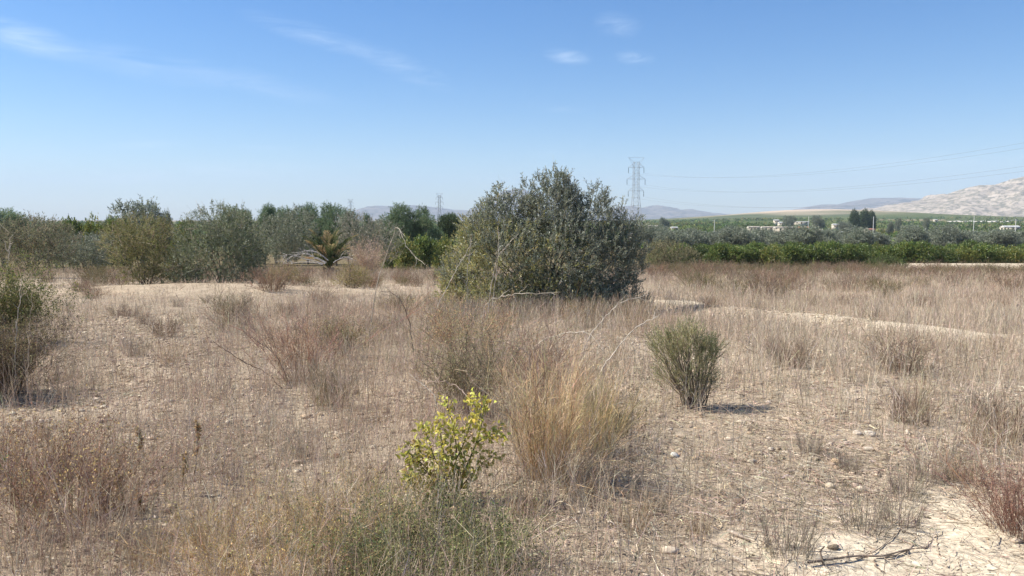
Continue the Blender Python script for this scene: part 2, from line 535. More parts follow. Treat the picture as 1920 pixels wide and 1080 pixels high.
# ------------------------------------------------------------------ mountains and hills
def ridge(name, mat, y0, depth, sil, rough, seed, res=(260, 60)):
    """sil: skyline as pixels; a ridge running across at distance y0"""
    su = np.array([s[0] for s in sil], float); sv = np.array([s[1] for s in sil], float)
    xs = (su - 960) / F * y0 / cp
    zs = np.array([at(u, v, y0)[2] for u, v in sil])
    nx, ny = res
    x = np.linspace(xs[0], xs[-1], nx); t = np.linspace(-1, 1, ny)
    X, T = np.meshgrid(x, t); Y = y0 + T * depth
    top = np.interp(X, xs, zs)
    g = -12.0
    hh = np.maximum(top - g, 0)
    rg = 1 - np.abs(fbm(X, Y, depth * .55, seed, 6) * 2 - 1)
    r2 = 1 - np.abs(fbm(X, Y, depth * .16, seed + 5, 5) * 2 - 1)
    prof = (1 - np.abs(T) ** 1.25)
    k = np.clip(np.abs(T) * 4, 0, 1) * .85 + .15
    Z = g + hh * np.clip(prof + rough * k * (rg - .72) * 1.1 + rough * .75 * (r2 - .7) * (.3 + .7 * k), 0, 1.08) - 3 * (np.abs(T) > .97)
    V = np.stack([X, Y, Z], -1).reshape(-1, 3)
    i, j = np.meshgrid(np.arange(ny - 1), np.arange(nx - 1), indexing='ij')
    Fc = np.stack([i * nx + j, i * nx + j + 1, (i + 1) * nx + j + 1, (i + 1) * nx + j], -1).reshape(-1, 4)
    mb = MB(); mb.add(V, Fc, (1, 1, 1.))
    o = mb.build(name, mat, None, True)
    o['kind'] = 'structure'
    return o


ridge('mountain', M['rock'], 3900, 900,
      [(1560, 416), (1620, 405), (1655, 391), (1690, 381), (1710, 377), (1740, 375), (1765, 366), (1790, 360), (1815, 353), (1850, 348), (1880, 346),
       (1900, 338), (1925, 332), (1990, 312), (2100, 290), (2250, 300), (2400, 330), (2600, 380), (2700, 414)], .42, 31, (420, 150))
ridge('hills', M['hill'], 8200, 1500,
      [(1400, 416), (1480, 397), (1510, 388), (1530, 384), (1570, 382), (1600, 377), (1630, 373), (1700, 371), (1760, 374), (1850, 385), (2000, 414)], .3, 37)
ridge('hills', M['hill'], 9000, 1500,
      [(1090, 416), (1130, 396), (1160, 387), (1185, 386), (1200, 390), (1215, 387), (1232, 384), (1250, 388), (1270, 394), (1290, 392), (1320, 398), (1345, 401), (1420, 404), (1520, 416)], .22, 41)
ridge('hills', M['hill'], 9000, 1500,
      [(560, 416), (640, 404), (670, 397), (690, 389), (705, 385), (730, 386), (780, 385), (810, 388), (850, 393), (880, 394), (905, 380), (935, 362), (965, 352), (985, 356), (1010, 368), (1050, 386), (1100, 400), (1160, 416)], .22, 47)

# ------------------------------------------------------------------ dry plants
def broom(mb, rng, base, n, Hh, spread, r0=.06, lean=(0, 0), k=5, w=.0035, curl=.25, twigs=5, twl=.3, cols=((.3, .22, .14),), tw2=0,
          twang=.6, var=.2, w1=.4, hvar=.3, tipbits=0, tipcol=None, tipsize=.012, t0=.25):
    """many fine stems fanning out of one crown with side twigs"""
    base = np.asarray(base, float)
    az = rng.random(n) * 2 * PI
    tilt = np.abs(rng.normal(size=n)) * spread
    d = np.stack([np.cos(az) * np.sin(tilt) + lean[0], np.sin(az) * np.sin(tilt) + lean[1], np.cos(tilt)], -1); d = nrm(d)
    L = Hh * np.clip(1 - rng.random(n) * hvar * 1.6, .25, 1.15) / np.maximum(d[:, 2], .6)
    rr = r0 * np.sqrt(rng.random(n))
    B = base + np.stack([np.cos(az) * rr, np.sin(az) * rr, np.full(n, -.02)], -1)
    t = np.linspace(0, 1, k)[None, :, None]
    out = np.stack([np.cos(az), np.sin(az), np.full(n, -.35)], -1)
    cu = (rng.normal(size=(n, 1)) * .5 + .6) * curl
    P = B[:, None] + d[:, None] * L[:, None, None] * t + out[:, None] * (cu * L[:, None])[:, None] * t ** 2.2
    P = P + rng.normal(size=P.shape) * (L[:, None, None] * .018) * t
    col = cvar(rng, n, pick(rng, n, cols), var)
    ribbons(mb, rng, P, w, w * w1, col)
    if twigs:
        m_ = n * twigs
        idx = np.repeat(np.arange(n), twigs)
        tt = (t0 + (1 - t0) * rng.random(m_)) * (k - 1)
        i0 = np.minimum(tt.astype(int), k - 2); f = (tt - i0)[:, None]
        q = P[idx, i0] * (1 - f) + P[idx, i0 + 1] * f
        dd = nrm(P[idx, i0 + 1] - P[idx, i0])
        td = nrm(dd + rdir(rng, m_) * twang + np.array((0, 0, .15)))
        tl = (L[idx] * twl * rng.uniform(.4, 1.2, m_))[:, None]
        q2 = q + td * tl * .5 + rdir(rng, m_) * tl * .07
        q3 = q + td * tl + np.array((0, 0, 1)) * tl * .08
        ribbons(mb, rng, np.stack([q, q2, q3], 1), w * .6, w * .3, cvar(rng, m_, col[idx], .12))
        if tw2:
            m2 = m_ * tw2; id2 = np.repeat(np.arange(m_), tw2)
            f = rng.random((m2, 1)); s0 = q[id2] * (1 - f) + q3[id2] * f
            e = nrm(td[id2] + rdir(rng, m2) * .8) * tl[id2] * rng.uniform(.25, .6, (m2, 1))
            ribbons(mb, rng, np.stack([s0, s0 + e], 1), w * .45, w * .25, cvar(rng, m2, col[idx][id2], .12))
            q3 = np.concatenate([q3, s0 + e])
    else:
        q3 = P[:, -1]
    if tipbits:
        s = rng.choice(len(q3), min(tipbits, len(q3)), replace=False)
        leaves(mb, rng, q3[s], rdir(rng, len(s)), tipsize, tipsize * .8, cvar(rng, len(s), pick(rng, len(s), tipcol), .2))
    return P, q3


TAN = ((.36, .27, .175), (.30, .225, .15), (.42, .33, .22))
GREY = ((.27, .225, .175), (.33, .28, .22), (.22, .18, .14))
RED = ((.25, .145, .095), (.29, .175, .12), (.22, .14, .10))
BROWN = ((.20, .145, .095), (.26, .19, .125), (.17, .125, .085))
PALE = ((.50, .42, .32), (.44, .37, .28))

# ---- the field of dry stalks: one object, nobody could count it
def dry_grass():
    rng = np.random.default_rng(11)
    mb = MB()

    def scatter(n, y0, y1, umin=-420, umax=2340):
        y = np.sqrt(rng.uniform(y0 ** 2, y1 ** 2, n)); u = rng.uniform(umin, umax, n)
        return (u - 960) / F * y, y
    # bands: number, y range, height, width, side twigs
    for (n, y0, y1, h0, h1, w, tw, kk) in ((20000, 2.3, 6, .10, .42, .0026, 3, 4), (55000, 6, 12, .12, .46, .0034, 3, 4), (72000, 12, 22, .15, .5, .0048, 2, 3),
                                           (77000, 22, 45, .2, .55, .008, 2, 3), (62000, 45, 84, .2, .55, .016, 2, 3)):
        x, y = scatter(n, y0, y1)
        cl = fbm(x, y, 1.9, 101) * .6 + vn(x, y, .45, 102) * .4
        dn = np.clip((cl - .355) * 4.6, 0.08, 1)
        u = 960 + x / y * F
        # left stony slope and right near ground are thin
        thin = np.clip(1 - .75 * np.exp(-((u - 300) / 260) ** 2 - ((y - 15) / 9.0) ** 2), 0, 1)
        thin *= np.where((u > 1150) & (y < 8.0), .42, 1)
        thin *= np.where((y > 12) & (u > 1200), 1.2, 1)
        thin = thin * np.where((u < 800) & (y > 19) & (y < 36), .45, 1)
        keep = (rng.random(n) < dn * thin) & (rng.random(n) > bare(x, y) * 1.1)
        x, y, u = x[keep], y[keep], u[keep]; m_ = len(x)
        z = H(x, y) - .01
        hv = .35 + 1.2 * fbm(x, y, 1.6, 103)
        hh = h0 + (h1 - h0) * rng.random(m_) ** 1.4 * hv
        clr = (u < 800) & (y > 19) & (y < 36)
        hh = hh * np.where(clr, .55, 1)
        hh = hh * np.where((x > 36) & (y > 58), .3, 1)
        az = rng.random(m_) * 2 * PI; tl = np.abs(rng.normal(size=m_)) * .16
        d = np.stack([np.cos(az) * tl, np.sin(az) * tl, np.ones(m_)], -1)
        t = np.linspace(0, 1, kk)[None, :, None]
        B = np.stack([x, y, z], -1)
        P = B[:, None] + d[:, None] * hh[:, None, None] * t + rng.normal(size=(m_, 1, 3)) * np.array((.12, .12, -.02)) * hh[:, None, None] * t ** 2
        reddish = np.clip((fbm(x, y, 2.3, 104) - .42) * 4, 0, 1)
        p = rng.random(m_)
        base = np.where((p < .45)[:, None], (.58, .49, .375), np.where((p < .85)[:, None], (.44, .36, .27), (.29, .23, .165)))
        base = base * (1 - .45 * reddish[:, None]) + np.array((.40, .275, .20)) * .45 * reddish[:, None]
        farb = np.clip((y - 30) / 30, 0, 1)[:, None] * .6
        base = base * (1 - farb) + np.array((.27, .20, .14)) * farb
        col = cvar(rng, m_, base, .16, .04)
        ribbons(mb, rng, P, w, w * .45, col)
        mt = m_ * tw; id_ = np.repeat(np.arange(m_), tw)
        f = rng.uniform(.25, 1, (mt, 1)); q = P[id_, 0] * (1 - f) + P[id_, -1] * f
        td = nrm(d[id_] + rng.normal(size=(mt, 3)) * np.array((.5, .5, .25)))
        tl_ = (hh[id_] * rng.uniform(.12, .4, mt))[:, None]
        ribbons(mb, rng, np.stack([q, q + td * tl_], 1), w * .7, w * .35, cvar(rng, mt, col[id_], .15))
    # short basal fuzz
    for (n, y0, y1, h, w) in ((36000, 2.3, 8, .07, .0022), (50000, 8, 20, .10, .0045), (36000, 20, 50, .2, .012)):
        x, y = scatter(n, y0, y1)
        cl = fbm(x, y, 1.2, 131) * .5 + vn(x, y, .3, 132) * .5
        keep = (rng.random(n) < np.clip((cl - .40) * 4, .03, 1)) & (rng.random(n) > bare(x, y) * 1.05)
        x, y = x[keep], y[keep]; m_ = len(x); z = H(x, y) - .005
        d = nrm(rng.normal(size=(m_, 3)) * np.array((1, 1, .3)) + np.array((0, 0, .9)))
        hh = (h * rng.uniform(.4, 1.5, m_))[:, None]
        B = np.stack([x, y, z], -1)
        ribbons(mb, rng, np.stack([B, B + d * hh], 1), w, w * .4, cvar(rng, m_, pick(rng, m_, ((.42, .34, .26), (.34, .27, .2), (.5, .42, .32))), .2))
    for (n, y0, y1, h, w) in ((26000, 2.3, 9, .16, .0028), (36000, 9, 26, .24, .006)):
        x, y = scatter(n, y0, y1)
        cl = fbm(x, y, .9, 141) * .6 + vn(x, y, .25, 142) * .4
        keep = (rng.random(n) < np.clip((cl - .46) * 7, 0, 1)) & (rng.random(n) > bare(x, y))
        x, y = x[keep], y[keep]; m_ = len(x)
        ang = vn(x, y, .5, 143) * 12 + rng.normal(size=m_) * .7
        L = h * rng.uniform(.4, 1.4, m_)
        B = np.stack([x, y, H(x, y) + .01 + .03 * rng.random(m_)], -1)
        d = np.stack([np.cos(ang) * L, np.sin(ang) * L, L * np.abs(rng.normal(size=m_)) * .22], -1)
        P = np.stack([B, B + d * .5 + np.array((0, 0, .3)) * (L * .12)[:, None], B + d], 1)
        ribbons(mb, rng, P, w, w * .5, cvar(rng, m_, pick(rng, m_, ((.58, .48, .36), (.46, .37, .27), (.34, .27, .2))), .18))
    o = mb.build('dry_grass', M['dry'])
    tag(o, 'thin dry grey and tan weed stalks standing all over the stony field', 'dry grass', None, 'stuff')


dry_grass()


def litter():
    rng = np.random.default_rng(12)
    mb = MB()
    for (n, y0, y1, l, w) in ((52000, 2.3, 6, .05, .0042), (60000, 6, 14, .07, .007)):
        y = np.sqrt(rng.uniform(y0 ** 2, y1 ** 2, n)); x = rng.uniform(-.8, .8, n) * y
        cl = fbm(x, y, .8, 151)
        keep = (rng.random(n) < np.clip((cl - .38) * 5, .05, 1)) & (rng.random(n) > bare(x, y) * .7)
        x, y = x[keep], y[keep]; m_ = len(x)
        az = rng.random(m_) * 2 * PI; L = l * rng.gamma(2.0, .5, m_)
        dx, dy = np.cos(az) * L, np.sin(az) * L
        P0 = np.stack([x, y, H(x, y) + .004 + .012 * rng.random(m_)], -1)
        P1 = np.stack([x + dx, y + dy, H(x + dx, y + dy) + .004 + .025 * rng.random(m_)], -1)
        Pm = (P0 + P1) / 2 + rng.normal(size=(m_, 3)) * L[:, None] * .08
        Pm[:, 2] = np.maximum(Pm[:, 2], H(Pm[:, 0], Pm[:, 1]) + .004)
        ribbons(mb, rng, np.stack([P0, Pm, P1], 1), w * rng.uniform(.5, 1.7, m_), w * .5, cvar(rng, m_, pick(rng, m_, ((.56, .47, .36), (.34, .27, .2), (.17, .13, .095), (.44, .35, .26), (.62, .54, .43))), .2))
    o = mb.build('twig_litter', M['dry'])
    tag(o, 'broken dry twigs and straw lying over the stony soil', 'litter', None, 'stuff')


litter()

# icosahedron for stones
_g = (1 + 5 ** .5) / 2
ICO_V = nrm(np.array([(-1, _g, 0), (1, _g, 0), (-1, -_g, 0), (1, -_g, 0), (0, -1, _g), (0, 1, _g), (0, -1, -_g), (0, 1, -_g), (_g, 0, -1), (_g, 0, 1), (-_g, 0, -1), (-_g, 0, 1)], float))
ICO_F = np.array([(0, 11, 5), (0, 5, 1), (0, 1, 7), (0, 7, 10), (0, 10, 11), (1, 5, 9), (5, 11, 4), (11, 10, 2), (10, 7, 6), (7, 1, 8), (3, 9, 4), (3, 4, 2), (3, 2, 6), (3, 6, 8), (3, 8, 9), (4, 9, 5), (2, 4, 11), (6, 2, 10), (8, 6, 7), (9, 8, 1)])


def pebbles():
    rng = np.random.default_rng(13)
    mb = MB()
    n = 42000
    y = np.sqrt(rng.uniform(2.3 ** 2, 17 ** 2, n)); x = rng.uniform(-.8, .8, n) * y
    keep = rng.random(n) < np.clip((fbm(x, y, 1.4, 161) - .34) * 4, .05, 1) * (1 - .93 * bare(x, y))
    x, y = x[keep], y[keep]; n = len(x)
    s = .0055 * rng.lognormal(0, .6, n) * (1 + y * .07); s = np.minimum(s, .026)
    sc = s[:, None] * rng.uniform(.6, 1.5, (n, 3)) * np.array((1.3, 1.2, .6))
    V = ICO_V[None] * (1 + rng.normal(size=(n, 12, 1)) * .26) * sc[:, None]
    a = rng.random(n) * 2 * PI; c, s_ = np.cos(a)[:, None], np.sin(a)[:, None]
    V = np.stack([V[..., 0] * c - V[..., 1] * s_, V[..., 0] * s_ + V[..., 1] * c, V[..., 2]], -1)
    V += np.stack([x, y, H(x, y) + sc[:, 2] * .35], -1)[:, None]
    Fc = (ICO_F[None] + np.arange(n)[:, None, None] * 12).reshape(-1, 3)
    col = cvar(rng, n, pick(rng, n, ((.46, .38, .29), (.58, .51, .41), (.36, .285, .21), (.42, .325, .23))), .14, .02)
    mb.add(V.reshape(-1, 3), Fc, np.repeat(col, 20, 0))
    o = mb.build('pebbles', M['stone'])
    tag(o, 'pale limestone pebbles scattered over the soil', 'pebbles', None, 'stuff')


pebbles()


# ------------------------------------------------------------------ leafy bushes and trees
def pxlobes(lst, D, depth=None, dz=0):
    """lobes read off the photograph: (u, v, ru, rv[, ahead]) placed at distance D with real depth"""
    out = []
    for q in lst:
        u, v, ru, rv = q[:4]
        y = D + (q[4] if len(q) > 4 else 0)
        c = at(u, v, y); s = y / F
        rx, rz = ru * s, rv * s
        out.append((c, (rx, depth if depth else (rx + rz) / 2, rz)))
    return out


def limbs(mb, rng, base, targets, r, col, n=6, amp=.12, k=5):
    for t in targets:
        P = wob(rng, base + rng.normal(size=3) * np.array((r * 1.5, r * 1.5, 0)) - np.array((0, 0, .05)), t, n, amp)
        L = np.linalg.norm(t - base)
        tube(mb, P, r, r * .25, np.asarray(col) * rng.uniform(.8, 1.2), k)


def bush(name, label, cat, u, D, lobes, n, nl, L, ll, lw, cols, mat, up=.6, spread=.75, depth=None, w=None, group=None, stems=14, stemcol=(.16, .13, .10), seed=1,
         shell=.55, stem_r=.02, bare_twigs=0, low=None):
    rng = np.random.default_rng(seed)
    base = base_at(u, D)
    root = thing(name, label, cat, base, group)
    lob = pxlobes(lobes, D, depth)
    P, o, k = in_lobes(rng, lob, n, shell)
    g = H(P[:, 0], P[:, 1])
    ok = P[:, 2] > g + .04
    P, o, k = P[ok], o[ok], k[ok]
    Dd = nrm(o * .7 + np.array((0, 0, up)) + rng.normal(size=P.shape) * .35)
    col = pick(rng, len(P), cols, w)
    # whole branches share a tint
    tint = fbm(P[:, 0] * 1.3 + P[:, 1], P[:, 2], .5, seed + 3)[:, None]
    col = col * (.72 + .56 * tint)
    if low is not None:                                    # other leaves on the low suckers
        lc, (lx0, lx1), ztop = low
        z0 = base[2]
        f = np.clip(1.5 - (P[:, 2] - z0) / ztop + (vn(P[:, 0], P[:, 2], .35, seed + 9) - .5) * .9, 0, 1) * np.clip((lx1 - P[:, 0]) / (lx1 - lx0), 0, 1)
        sel = rng.random(len(P)) < f
        col[sel] = pick(rng, int(sel.sum()), lc)
    mb = MB()
    sprigs(mb, rng, P, Dd, L * rng.uniform(.6, 1.3, len(P)), nl, ll, lw, col, spread, .2, (.17, .14, .11), ll * .07)
    if bare_twigs:
        s = rng.choice(len(P), bare_twigs)
        q = P[s]; e = q + nrm(o[s] + np.array((0, 0, .4)) + rng.normal(size=q.shape) * .4) * L * rng.uniform(.8, 2.2, (bare_twigs, 1))
        ribbons(mb, rng, np.stack([q, (q + e) / 2 + rng.normal(size=q.shape) * L * .06, e], 1), ll * .12, ll * .05, cvar(rng, bare_twigs, (.30, .255, .20), .2))
    mb.build('foliage', mat, root)
    st = MB()
    tg = P[rng.choice(len(P), stems, replace=False)]
    limbs(st, rng, base, tg, stem_r, stemcol)
    st.build('stems', M['bark'], root)
    return root


OLV = ((.125, .135, .095), (.095, .108, .07), (.16, .165, .125))
bush('olive_bush', 'large grey-green wild olive bush in the middle of the field', 'bush', 1020, 17.3,
     [(1038, 405, 50, 62), (1000, 412, 32, 40), (1068, 395, 28, 46, .3), (932, 432, 52, 54), (902, 445, 40, 44, -.3), (1112, 425, 42, 52), (1160, 458, 38, 50, .2), (1182, 485, 26, 52),
      (1036, 352, 15, 32), (1012, 356, 10, 28), (988, 374, 13, 34), (962, 398, 18, 34), (1066, 358, 12, 30), (1052, 345, 8, 24), (932, 378, 13, 28), (908, 398, 10, 22), (1112, 374, 11, 26), (1134, 380, 8, 28), (1168, 406, 8, 24), (1196, 428, 9, 26), (872, 428, 9, 22),
      (848, 520, 22, 40), (845, 562, 22, 30, -.3), (880, 490, 40, 46), (950, 490, 84, 74, -.5), (1050, 480, 88, 84, -.4), (1130, 500, 66, 76, -.2), (862, 545, 32, 38), (925, 555, 66, 34, -.6),
      (1030, 550, 86, 40, -.7), (1110, 550, 64, 38, -.4), (1165, 550, 36, 34), (1206, 580, 18, 24, .2), (1110, 572, 84, 24, -.9), (940, 570, 70, 20, -.9), (1010, 575, 60, 20, -1.0)],
     9200, 15, .20, .066, .017, OLV, M['olive'], up=.8, spread=.62, depth=None, stems=34, seed=5, shell=.5, bare_twigs=500, stem_r=.026,
     low=(((.24, .22, .07), (.18, .175, .055), (.29, .25, .10)), (-1.0, 2.2), 1.55))

bush('olive_bush', 'dark olive bush on the left behind the stony slope, with a spiky top', 'bush', 415, 27.2,
     [(405, 430, 42, 46), (440, 440, 46, 50), (375, 450, 40, 48), (465, 475, 32, 46), (405, 490, 66, 46, -.4), (455, 510, 40, 32, -.3), (355, 500, 38, 40), (350, 530, 30, 18)],
     2600, 12, .26, .085, .022, ((.085, .10, .045), (.06, .078, .034), (.12, .125, .06)), M['olive'], up=.7, spread=.7, depth=1.0, stems=14, seed=6, bare_twigs=250)
bush('broom_bush', 'yellowish olive-brown bush left of the dark olive bush', 'bush', 275, 27.6,
     [(265, 440, 46, 34), (225, 450, 28, 34), (300, 455, 38, 40), (260, 490, 50, 40, -.3), (315, 500, 36, 38, -.2), (285, 525, 30, 20)],
     1900, 12, .26, .08, .02, ((.14, .14, .06), (.11, .115, .048), (.19, .17, .085)), M['leaf'], up=.6, spread=.75, depth=1.0, stems=14, seed=7, bare_twigs=500)
bush('scrub_bush', 'brownish grey bush at the far left edge of the clearing', 'bush', 60, 46,
     [(60, 440, 60, 30), (20, 455, 40, 36), (105, 455, 34, 36), (60, 475, 66, 24)],
     1700, 10, .4, .13, .04, ((.135, .135, .085), (.11, .12, .07), (.17, .15, .10)), M['leaf'], depth=1.6, stems=10, seed=8, bare_twigs=300)
bush('scrub_bush', 'grey-green rounded bush between the brownish bush and the yellowish bush', 'bush', 165, 52,
     [(160, 466, 42, 24), (195, 466, 30, 26), (130, 474, 30, 22), (170, 484, 50, 16)],
     1300, 10, .4, .13, .04, ((.11, .12, .08), (.09, .105, .065)), M['olive'], depth=1.6, stems=8, seed=9)
bush('scrub_bush', 'dull grey-green bush in front of the pines, left of the palm', 'bush', 530, 56,
     [(520, 440, 42, 36), (560, 430, 34, 40), (545, 465, 46, 26)],
     1300, 10, .4, .14, .042, ((.10, .11, .07), (.085, .095, .055)), M['olive'], depth=1.7, stems=8, seed=10)
bush('scrub_bush', 'grey bush behind the pale dry shrub, right of the palm', 'bush', 695, 62,
     [(680, 440, 40, 34), (720, 445, 34, 32), (655, 430, 26, 34), (700, 470, 50, 22)],
     1300, 10, .42, .15, .042, ((.12, .12, .085), (.10, .105, .07), (.15, .135, .10)), M['olive'], depth=1.7, stems=8, seed=111)
bush('scrub_bush', 'dull olive bush at the right foot of the large olive bush', 'bush', 1265, 64,
     [(1250, 475, 34, 24), (1285, 485, 26, 18), (1225, 480, 24, 26)], 800, 10, .4, .14, .042, ((.15, .135, .08), (.12, .12, .065)), M['leaf'], depth=1.5, stems=8, seed=12)
bush('evergreen_shrub', 'dark green rounded shrub at the left end of the sandy track', 'shrub', 1664, 70,
     [(1660, 496, 30, 15), (1640, 500, 18, 12), (1682, 502, 16, 12)], 700, 10, .35, .13, .05, ((.06, .08, .03), (.08, .10, .04)), M['leaf'], depth=1.3, stems=6, seed=14)
bush('broom_shrub', 'small yellow-green shrub on the pale slope below the palm', 'shrub', 660, 26.5,
     [(660, 518, 28, 20), (645, 530, 20, 16), (678, 526, 18, 20), (660, 540, 22, 12)], 750, 10, .2, .05, .012, ((.22, .185, .075), (.17, .15, .06), (.25, .2, .10)), M['leaf'], depth=.5, stems=10, seed=15, bare_twigs=160)
bush('broom_shrub', 'low yellowish shrub left of the small yellow-green shrub, nearer the dark bush', 'shrub', 532, 30,
     [(535, 512, 22, 14), (520, 520, 14, 10), (550, 518, 12, 12)], 380, 10, .22, .06, .014, ((.22, .18, .085), (.16, .14, .07)), M['leaf'], depth=.5, stems=8, seed=16, bare_twigs=120)


# ---- background trees: prototypes near the origin, copied to their places
def make_tree(name, label, cat, lobes, trunk_h, tr, n, nl, L, ll, lw, cols, mat, seed, up=.4, spread=.8, bark=(.17, .14, .11), group=None):
    rng = np.random.default_rng(seed)
    root = thing(name, label, cat, (0, 0, 0), group)
    P, o, k = in_lobes(rng, lobes, n, .5)
    Dd = nrm(o + np.array((0, 0, up)) + rng.normal(size=P.shape) * .4)
    lt = .8 + .4 * rng.random(len(lobes))
    col = pick(rng, n, cols) * lt[k][:, None] * (.75 + .5 * fbm(P[:, 0], P[:, 2] + P[:, 1], .7, seed))[:, None]
    mb = MB(); sprigs(mb, rng, P, Dd, L * rng.uniform(.6, 1.3, n), nl, ll, lw, col, spread, .2)
    mb.build('crown', mat, root)
    st = MB()
    P = wob(rng, (0, 0, -.2), (rng.normal() * .15, rng.normal() * .15, trunk_h), 6, .06)
    tube(st, P, tr, tr * .7, bark, 8)
    for c, r in lobes:
        tube(st, wob(rng, P[-2], np.asarray(c) + rng.normal(size=3) * np.array(r) * .2, 5, .12), tr * .55, tr * .12, bark, 5)
    st.build('trunk', M['bark'], root)
    return root


def rl(rng, n, R, z0, z1, r0, r1, flat=.8):
    out = []
    for i in range(n):
        a = 2 * PI * i / n + rng.random() * .8; q = R * math.sqrt(rng.random()) * 1.0
        f = rng.random(); z = z0 + (z1 - z0) * f
        r = r0 + (r1 - r0) * rng.random()
        k = math.sqrt(max(.15, 1 - (f - .25) ** 2))
        out.append(((math.cos(a) * q * k, math.sin(a) * q * k, z), (r, r, r * flat)))
    return out


_r = np.random.default_rng(77)
CIT = ((.062, .095, .020), (.045, .072, .016), (.095, .125, .028), (.12, .13, .03))
PINE = ((.072, .098, .055), (.058, .083, .045), (.095, .118, .065))
OLT = ((.11, .125, .088), (.088, .105, .07), (.14, .15, .105))
proto = {}
for i in range(4):
    proto['citrus', i] = make_tree('citrus_tree', '-', 'tree', rl(_r, 9, 1.05, .75, 2.0, .55, .85), .6, .09, 1000, 9, .34, .15, .075, np.array(CIT) * (1.0, .78, 1.25, 1.1)[i] * np.array((1 + .18 * (i == 2), 1, 1)), M['citrus'], 200 + i, .3)
for i in range(3):
    proto['pine', i] = make_tree('pine_tree', '-', 'tree', rl(_r, 13, 1.9, 2.0, 7.0, .9, 1.5, .85), 4.5, .2, 2600, 9, .5, .26, .06, PINE, M['pine'], 220 + i, .6)
for i in range(3):
    proto['olive', i] = make_tree('olive_tree', '-', 'tree', rl(_r, 10, 1.8, 1.6, 4.0, .8, 1.3), 1.6, .18, 1700, 9, .5, .24, .07, OLT, M['olive'], 240 + i, .4)
proto['umbrella', 0] = make_tree('stone_pine', '-', 'tree', [((q * math.cos(a), q * math.sin(a), 5.6 + .3 * math.cos(a * 3)), (1.3, 1.3, .8)) for q, a in ((0, 0), (1.5, .3), (1.5, 1.7), (1.4, 2.6), (1.5, 3.9), (1.5, 5.2))] + [((.6, .3, 4.4), (1.2, 1.2, .9)), ((-.7, -.3, 4.2), (1.2, 1.2, .9))],
                                5.0, .2, 1900, 9, .45, .24, .06, ((.045, .062, .032), (.06, .078, .04)), M['pine'], 260)
proto['conifer', 0] = make_tree('conifer_tree', '-', 'tree', [((.25 * math.sin(i * 2.1), .25 * math.cos(i * 1.7), 1.6 + i * .95), q) for i, q in enumerate(((1.7, 1.7, 1.3), (2.0, 2.0, 1.2), (1.95, 1.95, 1.2), (1.8, 1.8, 1.2), (1.5, 1.5, 1.1), (1.0, 1.0, 1.0)))], 3, .22, 2200, 9, .6, .3, .08, ((.035, .05, .027), (.045, .062, .032)), M['pine'], 261)
used = set()
TOPS = {'citrus': 2.55, 'pine': 8.2, 'olive': 5.0, 'umbrella': 6.7, 'conifer': 7.3}
WID = {'citrus': 3.0, 'pine': 5.6, 'olive': 5.2, 'umbrella': 5.6, 'conifer': 4.0}


def place(kind, i, u, D, label, vtop=None, wpx=None, sc=None, group=None, rz=None):
    r = proto[kind, i]
    loc = base_at(u, D)
    if vtop is not None:
        hgt = at(u, vtop, D)[2] - loc[2]
        sz = hgt / TOPS[kind]; sx = wpx * D / F / WID[kind] if wpx else sz
        sc = (sx, sx, sz)
    rz = _r.random() * 6.28 if rz is None else rz
    if (kind, i) in used:
        o = dup(r, loc, rz, sc, label)
    else:
        used.add((kind, i)); o = r
        o.location = [float(q) for q in loc]; o.rotation_euler = (0, 0, rz)
        o.scale = (sc, sc, sc) if np.ndim(sc) == 0 else [float(q) for q in sc]
        o['label'] = label
    if group: o['group'] = group
    return o


# pines of the left treeline
PG = 'trees of the far treeline'
for (i, u, D, vt, w, lab) in (
        (0, 445, 104, 386, 66, 'grey-green pine rising behind the dark olive bush'),
        (1, 497, 112, 376, 44, 'narrow tall pine at the left of the treeline, right of the dark olive bush'),
        (2, 541, 108, 382, 60, 'rounded pine second from the narrow tall pine'),
        (0, 578, 116, 378, 56, 'broad pine of the treeline directly above the palm'),
        (1, 604, 110, 374, 48, 'tallest pine in the middle of the treeline, right above the palm tips'),
        (2, 632, 106, 377, 46, 'pine just left of the narrow lattice pylon'),
        (0, 655, 103, 388, 40, 'low pine ending the treeline beside the narrow lattice pylon'),
        (1, 688, 118, 394, 30, 'small lone pine in the gap between the treeline and the big pine clump'),
        (2, 725, 98, 396, 56, 'lower left pine of the big clump beyond the pale dry shrub'),
        (0, 758, 96, 378, 64, 'tallest pine of the big clump in front of the blue hills'),
        (1, 782, 99, 380, 50, 'pine at the right shoulder of the big clump'),
        (2, 806, 95, 396, 50, 'dark low pine at the right end of the big clump'),
        (0, 520, 122, 384, 60, 'pine seen behind the narrow tall pine, set back in the treeline'),
        (1, 470, 118, 388, 50, 'pine set back between the dark olive bush and the narrow tall pine'),
        (0, 8, 96, 388, 90, 'dark tree at the left border of the picture'),
        (1, 60, 100, 398, 70, 'dark tree next to the one at the left border')):
    place('pine', i, u, D, lab, vt, w * 1.2, group=PG)
place('umbrella', 0, 845, 100, 'small umbrella-shaped stone pine beside the large olive bush', 403, 50)
place('olive', 0, 268, 98, 'big rounded grey-green tree standing above the left hedge against the sky', 371, 104)
place('olive', 1, 206, 104, 'small dark round tree left of the big rounded tree', 398, 24)
place('olive', 2, 312, 101, 'small grey tree leaning on the right side of the big rounded tree', 388, 36)
place('olive', 1, 95, 70, 'grey-green tree behind the brownish bush on the left', 404, 70)
